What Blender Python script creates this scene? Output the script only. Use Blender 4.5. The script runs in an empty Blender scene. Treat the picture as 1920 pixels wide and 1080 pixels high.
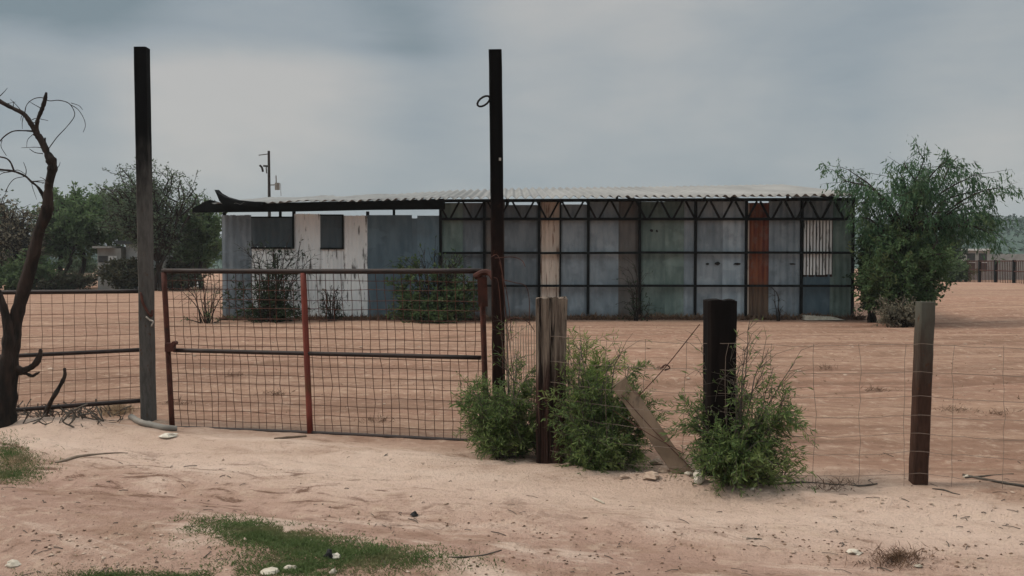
import bpy, math, random
import numpy as np
from mathutils import Vector, Matrix

S = bpy.context.scene
COL = S.collection
R = math.radians

# ------------------------------------------------------------------ camera
F, CAMZ = 1663.0, 1.6                      # focal length in photo pixels (1920 wide), eye height
PITCH = math.atan(50 / F)
cam_d = bpy.data.cameras.new("camera")
cam_d.sensor_width = 36.0
cam_d.lens = F / 1920 * 36
cam_d.clip_start, cam_d.clip_end = 0.05, 6000
cam = bpy.data.objects.new("camera", cam_d)
COL.objects.link(cam)
cam.location = (0, 0, CAMZ)
cam.rotation_euler = (math.pi / 2 - PITCH, 0, 0)
S.camera = cam


def at(px, py, Y):
    """world point seen at photo pixel (px, py) at depth Y"""
    u, v = (px - 960) / F, (540 - py) / F
    c, s = math.cos(PITCH), math.sin(PITCH)
    dx, dy, dz = u, c + v * s, -s + v * c
    k = Y / dy
    return Vector((dx * k, Y, CAMZ + dz * k))


# ------------------------------------------------------------------ light
SUN_EL, SUN_AZ = R(48), R(-88)
sv = Vector((math.sin(SUN_AZ) * math.cos(SUN_EL), math.cos(SUN_AZ) * math.cos(SUN_EL), math.sin(SUN_EL)))
sun_d = bpy.data.lights.new("sun", 'SUN')
sun_d.energy, sun_d.angle, sun_d.color = 2.3, R(11), (1.0, 0.89, 0.78)
sun = bpy.data.objects.new("sun", sun_d)
COL.objects.link(sun)
sun.rotation_euler = sv.to_track_quat('Z', 'Y').to_euler()
sun.location = sv * 50

S.view_settings.view_transform = 'Standard'
S.view_settings.look = 'None'
S.view_settings.exposure = 0.28
S.view_settings.gamma = 1.0
S.render.engine = 'CYCLES'
S.cycles.max_bounces = 6
S.cycles.transparent_max_bounces = 8


class NT:
    """small node-tree writer"""
    def __init__(self, nt):
        self.t = nt
        nt.nodes.clear()

    def n(self, typ, **kw):
        nd = self.t.nodes.new(typ)
        for k, v in kw.items():
            if k.startswith('i_'):
                key = k[2:]
                key = int(key) if key.isdigit() else key.replace('_', ' ')
                self.put(nd.inputs[key], v)
            else:
                setattr(nd, k, v)
        return nd

    def put(self, sock, v):
        if isinstance(v, bpy.types.NodeSocket):
            self.t.links.new(v, sock)
        else:
            sock.default_value = v

    def math(self, op, a, b=0.0, c=0.0, clamp=False):
        nd = self.t.nodes.new('ShaderNodeMath')
        nd.operation = op
        nd.use_clamp = clamp
        for s, v in zip(nd.inputs, (a, b, c)):
            self.put(s, v)
        return nd.outputs[0]

    def vmul(self, v, s):
        nd = self.t.nodes.new('ShaderNodeVectorMath')
        nd.operation = 'MULTIPLY'
        self.put(nd.inputs[0], v)
        self.put(nd.inputs[1], s)
        return nd.outputs[0]

    def dot(self, v, s):
        nd = self.t.nodes.new('ShaderNodeVectorMath')
        nd.operation = 'DOT_PRODUCT'
        self.put(nd.inputs[0], v)
        self.put(nd.inputs[1], s)
        return nd.outputs['Value']

    def noise(self, v, scale=1.0, detail=4.0, rough=0.55, dist=0.0):
        nd = self.t.nodes.new('ShaderNodeTexNoise')
        self.put(nd.inputs['Vector'], v)
        self.put(nd.inputs['Scale'], scale)
        nd.inputs['Detail'].default_value = detail
        nd.inputs['Roughness'].default_value = rough
        nd.inputs['Distortion'].default_value = dist
        return nd.outputs[0]

    def ramp(self, f, stops, interp='LINEAR'):
        nd = self.t.nodes.new('ShaderNodeValToRGB')
        self.put(nd.inputs[0], f)
        e = nd.color_ramp
        e.interpolation = interp
        while len(e.elements) < len(stops):
            e.elements.new(0.5)
        for el, (p, c) in zip(e.elements, stops):
            el.position = p
            el.color = (c, c, c, 1) if isinstance(c, (int, float)) else (*c, 1)
        return nd.outputs[0]

    def rng(self, f, a, b, c=0.0, d=1.0, smooth=True):
        nd = self.t.nodes.new('ShaderNodeMapRange')
        nd.interpolation_type = 'SMOOTHSTEP' if smooth else 'LINEAR'
        for s, v in zip(nd.inputs, (f, a, b, c, d)):
            self.put(s, v)
        return nd.outputs[0]

    def mix(self, f, a, b, mode='MIX'):
        nd = self.t.nodes.new('ShaderNodeMix')
        nd.data_type = 'RGBA'
        nd.blend_type = mode
        self.put(nd.inputs[0], f)
        for s, v in ((nd.inputs[6], a), (nd.inputs[7], b)):
            self.put(s, (*v, 1) if isinstance(v, tuple) and len(v) == 3 else v)
        return nd.outputs[2]


# ------------------------------------------------------------------ world: overcast sky
w = bpy.data.worlds.new("World")
S.world = w
w.use_nodes = True
T = NT(w.node_tree)
sky = T.n('ShaderNodeTexSky', sky_type='NISHITA', sun_disc=False, sun_elevation=SUN_EL,
          sun_rotation=SUN_AZ % (2 * math.pi), air_density=1.0, dust_density=2.0)
tc = T.n('ShaderNodeTexCoord')
dirv = tc.outputs['Generated']
sep = T.n('ShaderNodeSeparateXYZ', i_0=dirv)
up = T.math('MAXIMUM', sep.outputs[2], 0.0)


def pdir(px, py):
    v = (at(px, py, 10) - Vector((0, 0, CAMZ))).normalized()
    return tuple(v)


cv = T.vmul(dirv, (1.0, 1.0, 2.6))
n1 = T.noise(cv, 2.3, 5, 0.5, 0.4)
n2 = T.noise(T.vmul(dirv, (1.4, 1.4, 4.5)), 5.0, 4, 0.5, 0.3)
cl = T.math('ADD', T.math('MULTIPLY', n1, 0.7), T.math('MULTIPLY', n2, 0.3))


def glow(px, py, c0, c1):
    return T.rng(T.dot(dirv, pdir(px, py)), c0, c1)


g1 = glow(480, 165, math.cos(R(10.5)), 1.0)      # thin cloud in front of the sun
g2 = glow(1130, 110, math.cos(R(12)), 1.0)
g3 = glow(1930, 170, math.cos(R(9)), 1.0)
g6 = glow(1700, 80, math.cos(R(8)), 1.0)
# lower edge of the dark cloud bank overhead, fading out to the right
edge = T.math('MULTIPLY_ADD', T.math('SUBTRACT', n2, 0.5), 0.05, sep.outputs[2])
edge = T.math('MULTIPLY_ADD', T.math('SUBTRACT', n1, 0.5), 0.06, edge)
bank = T.math('MULTIPLY', T.rng(edge, 0.206, 0.240), T.rng(sep.outputs[0], 0.02, -0.14))
n3 = T.noise(T.vmul(dirv, (2.0, 2.0, 7.0)), 9.0, 6, 0.6, 0.5)
f = T.math('MULTIPLY_ADD', T.math('SUBTRACT', cl, 0.5), 1.25, 0.50)
f = T.math('MULTIPLY_ADD', T.math('SUBTRACT', n3, 0.5), 0.13, f)
for g, a in ((g1, 0.40), (g2, 0.22), (g3, 0.28), (g6, -0.08), (bank, -0.44)):
    f = T.math('MULTIPLY_ADD', g, a, f)
ccol = T.ramp(f, [(0.12, (0.185, 0.238, 0.265)), (0.42, (0.292, 0.336, 0.366)),
                  (0.62, (0.355, 0.385, 0.400)), (0.95, (0.48, 0.472, 0.455))])
zen = T.ramp(up, [(0.0, 1.0), (0.30, 1.0), (0.60, (3.5, 3.25, 3.0)), (1.0, (5.9, 5.3, 4.8))])
ccol = T.mix(1.0, ccol, zen, 'MULTIPLY')
ccol = T.mix(1.0, ccol, (8.25, 8.25, 8.3), 'MULTIPLY')
skyc = T.mix(0.94, sky.outputs[0], ccol)
bg = T.n('ShaderNodeBackground', i_0=skyc, i_1=0.1)
out = T.n('ShaderNodeOutputWorld', i_0=bg.outputs[0])

# ------------------------------------------------------------------ numpy noise and terrain
_rs = np.random.RandomState(7)
_perm = _rs.rand(512, 512)


def vnoise(x, y):
    xi, yi = np.floor(x).astype(int), np.floor(y).astype(int)
    fx, fy = x - xi, y - yi
    fx, fy = fx * fx * (3 - 2 * fx), fy * fy * (3 - 2 * fy)
    a = _perm[xi % 512, yi % 512]
    b = _perm[(xi + 1) % 512, yi % 512]
    c = _perm[xi % 512, (yi + 1) % 512]
    d = _perm[(xi + 1) % 512, (yi + 1) % 512]
    return (a * (1 - fx) + b * fx) * (1 - fy) + (c * (1 - fx) + d * fx) * fy - 0.5


def fbm(x, y, o=4):
    s, a = 0, 1.0
    for i in range(o):
        s = s + a * vnoise(x * 2 ** i + 17 * i, y * 2 ** i + 31 * i)
        a *= 0.5
    return s


def sstep(a, b, x):
    t = np.clip((x - a) / (b - a), 0, 1)
    return t * t * (3 - 2 * t)


def dfence(x, y):
    """metres in front of the fence line (positive towards the road)"""
    return (7.15 - 0.36 * x - y) / 1.063


POSTS = [(-3.57, 8.62), (-0.11, 7.70), (0.295, 7.0), (1.49, 6.4), (2.84, 6.22)]


# wheel tracks over the yard: y = a + b x + c x^2, half gauge 0.75 m
TRACKS = [(12.6, -0.10, 0.012), (15.2, 0.06, 0.010), (18.2, 0.16, -0.006), (10.6, 0.10, 0.030), (20.6, -0.02, 0.012)]


def H(x, y):
    x, y = np.asarray(x, float), np.asarray(y, float)
    d = dfence(x, y)
    along = (x - 0.36 * y) / 1.063
    dd = d + 0.25 * fbm(along * 0.5, d * 0.5, 2)
    z = 0.035 * fbm(x * 0.5 + 3, y * 0.5, 3)
    near = sstep(14, 9, y)
    z += near * 0.022 * fbm(x * 2.4, y * 2.4 + 9, 4)
    z += near * 0.014 * fbm(x * 8, y * 11 + 5, 2) * (0.4 + sstep(-0.1, 0.5, fbm(x * 0.9, y * 1.3 + 40, 2)) * 1.3)
    z += 0.042 * np.exp(-((dd - 0.28) / 0.20) ** 2) * (1 + 1.1 * vnoise(along * 1.3, 3 + 0 * d))
    z -= 0.045 * np.exp(-((dd - 1.75) / 0.28) ** 2)
    z += 0.03 * np.exp(-((dd - 2.5) / 0.35) ** 2)
    z -= 0.05 * np.exp(-((dd - 3.3) / 0.3) ** 2)
    # mound left of the gate, bank at the right under the fence
    z += 0.10 * np.exp(-((x + 4.25) / 0.60) ** 2 - ((y - 8.05) / 0.45) ** 2)
    z += 0.05 * np.exp(-((x - 2.4) / 1.8) ** 2 - ((d + 0.35) / 0.35) ** 2)
    for a_, b_, c_ in TRACKS:
        q = np.abs(np.abs(y - (a_ + b_ * x + c_ * x * x)) - 0.75)
        z += (-0.035 * np.exp(-(q / 0.17) ** 2) + 0.018 * np.exp(-((q - 0.30) / 0.12) ** 2)) * sstep(8, 10, y) * sstep(40, 20, y) * (0.6 + vnoise(x * 0.7, y * 0.7))
    for px_, py_ in POSTS:
        z += 0.030 * np.exp(-((x - px_) ** 2 + (y - py_) ** 2) / 0.20 ** 2)
    # tyre tracks in the yard
    yard = sstep(9.5, 11, y) * sstep(40, 25, y)
    z += yard * 0.03 * np.sin(y * 3.6 + 0.5 * fbm(x * 0.2, y * 0.2, 2) * 6 + x * 0.12) * (0.5 + vnoise(x * 0.3, y * 0.3))
    z += 0.45 * sstep(9.5, 15, x) * sstep(21, 31, y) * sstep(75, 42, y)
    return z


def h(x, y):
    return float(H(x, y))


def ground_at(px, py):
    """ground point under photo pixel"""
    Y = (CAMZ) * F / max(py - 490, 1)
    for _ in range(4):
        p = at(px, py, Y)
        Y += (p.z - h(p.x, p.y)) * F / max(py - 490, 1) * 0.9
    p = at(px, py, Y)
    p.z = h(p.x, p.y)
    return p


# ------------------------------------------------------------------ object helpers
def tag(o, label=None, cat=None, group=None, kind=None):
    if label: o['label'] = label
    if cat: o['category'] = cat
    if group: o['group'] = group
    if kind: o['kind'] = kind
    return o


def empty(name, loc, label, cat, group=None):
    o = bpy.data.objects.new(name, None)
    COL.objects.link(o)
    o.location = loc
    o.empty_display_size = 0.2
    return tag(o, label, cat, group)


def mesh(name, V, Fc, mat, parent=None, origin=None, smooth=False, mats2=None, fmat=None):
    """V in world coordinates; stored relative to the thing's base"""
    V = np.asarray(V, float).reshape(-1, 3)
    base = Vector((0, 0, 0))
    if parent is not None:
        q = parent
        while q is not None:
            base += q.location
            q = q.parent
    loc = Vector(origin) - base if origin is not None else Vector((0, 0, 0))
    off = base + loc
    V = V - np.array(off)
    me = bpy.data.meshes.new(name)
    me.from_pydata(V.tolist(), [], Fc if isinstance(Fc, list) else Fc.tolist())
    me.materials.append(mat)
    if mats2:
        for m in mats2: me.materials.append(m)
        me.polygons.foreach_set('material_index', fmat)
    if smooth:
        me.polygons.foreach_set('use_smooth', [True] * len(me.polygons))
    me.update()
    o = bpy.data.objects.new(name, me)
    COL.objects.link(o)
    o.location = loc
    if parent is not None: o.parent = parent
    return o


class MB:
    """collects primitives into one mesh"""
    def __init__(self): self.V, self.F, self.M = [], [], []

    def add(self, V, Fc, m=0):
        k = len(self.V)
        self.V += [tuple(v) for v in V]
        self.F += [tuple(i + k for i in f) for f in Fc]
        self.M += [m] * len(Fc)

    def box(self, x0, x1, y0, y1, z0, z1, m=0):
        V = [(x, y, z) for x in (x0, x1) for y in (y0, y1) for z in (z0, z1)]
        self.add(V, [(0, 1, 3, 2), (4, 6, 7, 5), (0, 4, 5, 1), (2, 3, 7, 6), (0, 2, 6, 4), (1, 5, 7, 3)], m)

    def bar(self, a, b, wd, th=None, m=0, up=(0, 0, 1)):
        """rectangular bar from a to b"""
        a, b = Vector(a), Vector(b)
        th = th or wd
        t = (b - a).normalized()
        u = Vector(up)
        if abs(t.dot(u)) > 0.95: u = Vector((0, 1, 0))
        s = t.cross(u).normalized()
        u = s.cross(t).normalized()
        V = [p + s * (i * wd / 2) + u * (j * th / 2) for p in (a, b) for i, j in ((-1, -1), (1, -1), (1, 1), (-1, 1))]
        self.add(V, [(3, 2, 1, 0), (4, 5, 6, 7), (0, 1, 5, 4), (1, 2, 6, 5), (2, 3, 7, 6), (3, 0, 4, 7)], m)

    def tube(self, pts, rad, n=6, m=0, cap=True):
        if n <= 5:
            return self.thin(np.array([tuple(p) for p in pts], float), rad, n, m)
        pts = [Vector(p) for p in pts]
        k = len(pts)
        if not hasattr(rad, '__len__'): rad = [rad] * k
        V, Fc = [], []
        ref = None
        for i, p in enumerate(pts):
            t = (pts[min(i + 1, k - 1)] - pts[max(i - 1, 0)])
            t = t.normalized() if t.length > 1e-9 else Vector((0, 0, 1))
            if ref is None:
                ref = t.orthogonal().normalized()
            ref = (ref - t * ref.dot(t))
            ref = ref.normalized() if ref.length > 1e-6 else t.orthogonal().normalized()
            b = t.cross(ref)
            for j in range(n):
                an = 2 * math.pi * j / n
                V.append(p + (ref * math.cos(an) + b * math.sin(an)) * rad[i])
        for i in range(k - 1):
            for j in range(n):
                j2 = (j + 1) % n
                Fc.append((i * n + j, i * n + j2, (i + 1) * n + j2, (i + 1) * n + j))
        if cap:
            Fc.append(tuple(range(n - 1, -1, -1)))
            Fc.append(tuple(range((k - 1) * n, k * n)))
        self.add(V, Fc, m)

    def thin(self, P, rad, n, m):
        k = len(P)
        T_ = np.empty_like(P)
        T_[1:-1] = P[2:] - P[:-2]
        T_[0], T_[-1] = P[1] - P[0], P[-1] - P[-2]
        T_ /= np.linalg.norm(T_, axis=1, keepdims=True) + 1e-9
        ax = np.eye(3)[np.argmin(np.abs(T_.mean(0)))]
        U = np.cross(T_, ax)
        U /= np.linalg.norm(U, axis=1, keepdims=True) + 1e-9
        W = np.cross(T_, U)
        rad = np.broadcast_to(np.asarray(rad, float), (k,))[:, None, None]
        an = np.arange(n) * 2 * math.pi / n
        V = P[:, None, :] + (U[:, None, :] * np.cos(an)[None, :, None] + W[:, None, :] * np.sin(an)[None, :, None]) * rad
        o = len(self.V)
        self.V += V.reshape(-1, 3).tolist()
        for i in range(k - 1):
            a = o + i * n
            for j in range(n):
                j2 = (j + 1) % n
                self.F.append((a + j, a + j2, a + n + j2, a + n + j))
        self.F.append(tuple(range(o + n - 1, o - 1, -1)))
        self.F.append(tuple(range(o + (k - 1) * n, o + k * n)))
        self.M += [m] * ((k - 1) * n + 2)

    def build(self, name, mat, parent=None, origin=None, smooth=False, mats2=None):
        return mesh(name, self.V, self.F, mat, parent, origin, smooth, mats2, self.M if mats2 else None)


def curve(pts, n=10):
    """Catmull-Rom through points"""
    P = [Vector(p) for p in pts]
    P = [P[0] * 2 - P[1]] + P + [P[-1] * 2 - P[-2]]
    o = []
    for i in range(1, len(P) - 2):
        for k in range(n):
            t = k / n
            a, b, c, d = P[i - 1], P[i], P[i + 1], P[i + 2]
            o.append(0.5 * ((2 * b) + (c - a) * t + (2 * a - 5 * b + 4 * c - d) * t * t + (3 * b - a - 3 * c + d) * t ** 3))
    o.append(P[-2])
    return o


# ------------------------------------------------------------------ materials
def material(name, fn):
    m = bpy.data.materials.new(name)
    m.use_nodes = True
    t = NT(m.node_tree)
    fn(t)
    return m


def finish(t, col, rough=0.8, metal=0.0, bump=None, bstr=0.3, bdist=0.02, spec=0.3):
    p = t.n('ShaderNodeBsdfPrincipled')
    t.put(p.inputs['Base Color'], (*col, 1) if isinstance(col, tuple) else col)
    t.put(p.inputs['Roughness'], rough)
    t.put(p.inputs['Metallic'], metal)
    p.inputs['Specular IOR Level'].default_value = spec
    if bump is not None:
        b = t.n('ShaderNodeBump', i_Height=bump, i_Strength=bstr, i_Distance=bdist)
        t.put(p.inputs['Normal'], b.outputs[0])
    t.n('ShaderNodeOutputMaterial', i_0=p.outputs[0])


def surf(name, c1, c2, scale=5.0, stretch=(1, 1, 1), c3=None, t3=(0.6, 0.7), s3=None, rough=0.75, metal=0.0,
         bstr=0.3, bdist=0.01, detail=6, spec=0.3, st3=None):
    def fn(t):
        o = t.n('ShaderNodeTexCoord').outputs['Object']
        inf = t.n('ShaderNodeObjectInfo').outputs['Random']
        cmb = t.n('ShaderNodeCombineXYZ', i_0=t.math('MULTIPLY', inf, 37.0), i_1=t.math('MULTIPLY', inf, 11.0), i_2=0.0)
        va = t.n('ShaderNodeVectorMath', operation='ADD')
        t.put(va.inputs[0], t.vmul(o, stretch)); t.put(va.inputs[1], cmb.outputs[0])
        n = t.noise(va.outputs[0], scale, detail, 0.6)
        col = t.mix(t.rng(n, 0.3, 0.7), c1, c2)
        if c3:
            vb = t.n('ShaderNodeVectorMath', operation='ADD')
            t.put(vb.inputs[0], t.vmul(o, st3 or stretch)); t.put(vb.inputs[1], cmb.outputs[0])
            k = t.noise(vb.outputs[0], s3 or scale * 0.7, 6, 0.65)
            col = t.mix(t.rng(k, *t3), col, c3)
        finish(t, col, rough, metal, n, bstr, bdist, spec)
    return material(name, fn)


def leafmat(name, c1, c2, c3=None, trans=0.25):
    def fn(t):
        g = t.n('ShaderNodeNewGeometry')
        r = g.outputs['Random Per Island']
        o = t.n('ShaderNodeTexCoord').outputs['Object']
        n = t.noise(o, 2.2, 3)
        col = t.mix(r, c1, c2)
        if c3: col = t.mix(t.rng(n, 0.5, 0.7), col, c3)
        d = t.n('ShaderNodeBsdfPrincipled', i_Roughness=0.7)
        t.put(d.inputs['Base Color'], col)
        d.inputs['Specular IOR Level'].default_value = 0.2
        tr = t.n('ShaderNodeBsdfTranslucent')
        t.put(tr.inputs[0], col)
        mx = t.n('ShaderNodeMixShader', i_0=trans, i_1=d.outputs[0], i_2=tr.outputs[0])
        t.n('ShaderNodeOutputMaterial', i_0=mx.outputs[0])
    return material(name, fn)


def dirt(t):
    o = t.n('ShaderNodeTexCoord').outputs['Object']
    s = t.n('ShaderNodeSeparateXYZ', i_0=o)
    x, y = s.outputs[0], s.outputs[1]
    d = t.math('MULTIPLY', t.math('SUBTRACT', t.math('MULTIPLY_ADD', x, -0.36, 7.15), y), 1 / 1.063)
    al = t.math('MULTIPLY', t.math('MULTIPLY_ADD', y, -0.36, x), 1 / 1.063)
    rd = t.n('ShaderNodeCombineXYZ', i_0=t.math('MULTIPLY', al, 0.35), i_1=d, i_2=0.0).outputs[0]
    nA = t.noise(o, 0.55, 4, 0.6)
    nB = t.noise(rd, 3.2, 6, 0.65)
    nC = t.noise(o, 7.0, 8, 0.7)
    nD = t.noise(o, 38.0, 4, 0.7)
    # soil tones across the road: pale crust by the fence, redder wheel ruts
    dw = t.math('MULTIPLY_ADD', t.math('SUBTRACT', nA, 0.5), 1.4, d)
    road = t.ramp(t.rng(dw, -1.0, 4.0, smooth=False),
                  [(0.10, (0.43, 0.275, 0.200)), (0.24, (0.58, 0.415, 0.325)), (0.40, (0.68, 0.505, 0.410)),
                   (0.54, (0.49, 0.325, 0.255)), (0.60, (0.42, 0.268, 0.210)), (0.80, (0.45, 0.295, 0.230)), (1.0, (0.45, 0.30, 0.235))])
    yv = t.vmul(o, (0.10, 1.1, 1))
    nY = t.noise(yv, 1.3, 6, 0.62, 0.5)
    nY2 = t.noise(t.vmul(o, (0.06, 0.25, 1)), 1.0, 4, 0.55)
    yard = t.mix(t.rng(nY, 0.35, 0.68), (0.275, 0.160, 0.112), (0.43, 0.275, 0.195))
    yard = t.mix(t.rng(nY2, 0.42, 0.62), yard, t.mix(0.6, yard, (0.37, 0.205, 0.145)))
    col = t.mix(t.rng(d, -1.0, 0.1), yard, road)
    worn = t.math('MULTIPLY', t.rng(dw, 0.1, 0.5), t.rng(dw, 1.45, 1.05))        # smooth pale crust of the road edge
    rough_ = t.math('SUBTRACT', 1.0, t.math('MULTIPLY', worn, 0.45))
    col = t.mix(t.math('MULTIPLY', t.math('MULTIPLY', t.rng(nB, 0.44, 0.68), rough_), 0.62), col, (0.33, 0.205, 0.142))
    col = t.mix(t.math('MULTIPLY', t.rng(nC, 0.50, 0.68), 0.5), col, (0.66, 0.50, 0.385))
    nE = t.noise(t.vmul(o, (0.55, 1.0, 1.0)), 3.1, 9, 0.75)
    nF = t.noise(rd, 1.5, 7, 0.7, 0.6)
    roadm = t.rng(d, -0.6, 0.3)
    col = t.mix(t.math('MULTIPLY', t.math('MULTIPLY', t.rng(nF, 0.50, 0.64), 0.75), roadm), col, (0.72, 0.555, 0.455))
    col = t.mix(t.math('MULTIPLY', t.math('MULTIPLY', t.rng(nE, 0.54, 0.66), rough_), 0.65), col, (0.27, 0.155, 0.105))
    # dry leaf litter lying in the rut, thickest on the left
    nG = t.noise(t.n('ShaderNodeCombineXYZ', i_0=t.math('MULTIPLY', al, 1.1), i_1=t.math('MULTIPLY', d, 3.0), i_2=4.0).outputs[0], 2.0, 7, 0.72, 0.8)
    lm = t.math('MULTIPLY', t.math('MULTIPLY', t.rng(d, 0.7, 1.1), t.rng(d, 2.3, 1.7)), t.rng(x, 0.4, -1.6, 0.35, 1.0))
    col = t.mix(t.math('MULTIPLY', t.math('MULTIPLY', t.rng(nG, 0.53, 0.63), lm), 0.85), col, (0.155, 0.082, 0.055))
    # compacted wheel tracks curving over the yard, broken by loose sand
    brk = t.noise(o, 1.7, 7, 0.7)
    tr = 0.0
    for a_, b_, c_ in TRACKS:
        yy = t.math('MULTIPLY_ADD', t.math('MULTIPLY_ADD', x, c_, b_), x, a_)
        q = t.math('ABSOLUTE', t.math('SUBTRACT', t.math('ABSOLUTE', t.math('SUBTRACT', y, yy)), 0.75))
        q = t.math('MULTIPLY_ADD', t.math('SUBTRACT', brk, 0.5), 0.5, q)
        tr = t.math('MAXIMUM', tr, t.rng(q, 0.24, 0.04))
    tr = t.math('MULTIPLY', t.math('MULTIPLY', tr, t.rng(nY2, 0.35, 0.60)), t.rng(d, 0.0, -1.5))
    col = t.mix(t.math('MULTIPLY', tr, 0.55), col, (0.185, 0.108, 0.074))
    nS = t.noise(t.vmul(o, (0.22, 2.6, 1)), 1.6, 8, 0.7, 0.3)
    col = t.mix(t.math('MULTIPLY', t.math('MULTIPLY', t.rng(nS, 0.50, 0.64), 0.6), t.rng(d, 0.0, -1.0)), col, (0.205, 0.122, 0.086))
    nQ = t.noise(t.vmul(o, (0.8, 1.2, 1)), 1.4, 9, 0.75, 0.5)
    col = t.mix(t.math('MULTIPLY', t.math('MULTIPLY', t.rng(nQ, 0.54, 0.66), 0.5), t.rng(d, 0.0, -1.0)), col, (0.52, 0.365, 0.275))
    nP = t.noise(t.vmul(o, (0.35, 0.8, 1)), 0.9, 8, 0.72, 0.7)
    col = t.mix(t.math('MULTIPLY', t.math('MULTIPLY', t.rng(nP, 0.54, 0.66), 0.55), t.rng(d, 0.0, -1.0)), col, (0.17, 0.10, 0.066))
    dk = t.math('MULTIPLY', t.math('MULTIPLY', t.rng(nC, 0.45, 0.30), rough_), 0.6)
    col = t.mix(dk, col, (0.20, 0.120, 0.083))
    col = t.mix(t.math('MULTIPLY', t.rng(nD, 0.58, 0.74), 0.55), col, (0.17, 0.105, 0.075))
    # dark broken crumbs and leaf litter in patches
    vo = t.n('ShaderNodeTexVoronoi', i_Vector=o, i_Scale=30.0)
    sp = t.math('MULTIPLY', t.rng(vo.outputs['Distance'], 0.24, 0.10), t.rng(t.noise(rd, 1.6, 4), 0.47, 0.62))
    col = t.mix(t.math('MULTIPLY', sp, 0.6), col, (0.10, 0.052, 0.036))
    hgt = t.math('ADD', t.math('MULTIPLY', nC, 1.0), t.math('MULTIPLY', nD, 0.7))
    hgt = t.math('MULTIPLY_ADD', t.noise(o, 110.0, 3, 0.7), 0.30, hgt)
    hgt = t.math('MULTIPLY_ADD', nB, 0.9, hgt)
    finish(t, col, 0.95, 0, hgt, 1.0, 0.06, 0.1)


M = {}
M['dirt'] = material('dirt', dirt)
M['black_steel'] = surf('black_steel', (0.006, 0.006, 0.006), (0.011, 0.010, 0.010), 6, c3=(0.02, 0.012, 0.01), t3=(0.66, 0.8), rough=0.75)
M['frame_steel'] = surf('frame_steel', (0.005, 0.0055, 0.006), (0.010, 0.010, 0.011), 4, rough=0.85, spec=0.1)
M['rust_dark'] = surf('rust_dark', (0.035, 0.012, 0.008), (0.075, 0.022, 0.014), 14, c3=(0.02, 0.012, 0.01), rough=0.85)
M['rust_red'] = surf('rust_red', (0.11, 0.024, 0.017), (0.17, 0.036, 0.024), 8, (1, 1, .5), c3=(0.085, 0.038, 0.014), t3=(0.5, 0.7), rough=0.8)
M['rail'] = surf('rail', (0.013, 0.008, 0.007), (0.028, 0.014, 0.011), 10, rough=0.6)
M['wire'] = surf('wire', (0.035, 0.012, 0.008), (0.085, 0.030, 0.018), 20, rough=0.8)
M['wire_grey'] = surf('wire_grey', (0.12, 0.085, 0.065), (0.2, 0.15, 0.12), 20, rough=0.7)
M['wire_pale'] = surf('wire_pale', (0.25, 0.22, 0.19), (0.38, 0.34, 0.30), 20, rough=0.6)
M['roof'] = surf('roof_metal', (0.165, 0.160, 0.153), (0.245, 0.237, 0.226), 0.9, (1, .35, 1), c3=(0.12, 0.085, 0.07), t3=(0.64, 0.78), s3=1.6, rough=0.55, bstr=0.1)
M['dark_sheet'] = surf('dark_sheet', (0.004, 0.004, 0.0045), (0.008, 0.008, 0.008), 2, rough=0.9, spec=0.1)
M['bark_dark'] = surf('bark_dark', (0.008, 0.006, 0.005), (0.036, 0.023, 0.018), 16, (1, 1, .25), rough=0.95, bstr=1.0, bdist=0.03)
M['bark_grey'] = surf('bark_grey', (0.05, 0.04, 0.033), (0.10, 0.085, 0.07), 10, (1, 1, .3), rough=0.95)
M['dead_wood'] = surf('dead_wood', (0.16, 0.12, 0.09), (0.28, 0.22, 0.17), 12, (1, 1, .3), rough=0.9)
M['straw'] = leafmat('straw', (0.30, 0.21, 0.13), (0.42, 0.31, 0.20), (0.2, 0.14, 0.09))
M['litter'] = leafmat('litter', (0.075, 0.045, 0.03), (0.17, 0.10, 0.065), (0.2, 0.13, 0.08), 0.1)


def galv(name, c1, c2, c3=None, streak=0.5):
    def fn(t):
        o = t.n('ShaderNodeTexCoord').outputs['Object']
        inf = t.n('ShaderNodeObjectInfo').outputs['Random']
        cmb = t.n('ShaderNodeCombineXYZ', i_0=t.math('MULTIPLY', inf, 53.0), i_1=inf, i_2=t.math('MULTIPLY', inf, 29.0)).outputs[0]
        def sh(v):
            a = t.n('ShaderNodeVectorMath', operation='ADD')
            t.put(a.inputs[0], v); t.put(a.inputs[1], cmb)
            return a.outputs[0]
        n1 = t.noise(sh(t.vmul(o, (2.2, 2.2, 0.6))), 1.6, 7, 0.62)
        n2 = t.noise(sh(t.vmul(o, (1.0, 1.0, 1.0))), 2.2, 5, 0.6)
        col = t.mix(t.rng(n1, 0.35, 0.68), c1, c2)
        col = t.mix(t.math('MULTIPLY', t.rng(n2, 0.5, 0.7), streak), col, c3 or tuple(0.55 * v for v in c1))
        jit = t.rng(inf, 0, 1, 0.85, 1.5, smooth=False)
        col = t.mix(1.0, col, t.n('ShaderNodeCombineColor', i_0=jit, i_1=jit, i_2=jit).outputs[0], 'MULTIPLY')
        n3 = t.noise(sh(t.vmul(o, (1.0, 1.0, 1.6))), 1.1, 3, 0.5)
        col = t.mix(t.math('MULTIPLY', t.rng(n3, 0.54, 0.60), 0.35), col, tuple(min(1, 1.5 * v) for v in c2))
        foot = t.rng(t.math('MULTIPLY_ADD', n2, 0.5, t.n('ShaderNodeSeparateXYZ', i_0=o).outputs[2]), 0.55, 0.2)
        col = t.mix(t.math('MULTIPLY', foot, 0.6), col, (0.10, 0.062, 0.042))
        finish(t, col, 0.5, 0.0, n2, 0.15, 0.02, 0.4)
    return material(name, fn)


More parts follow.
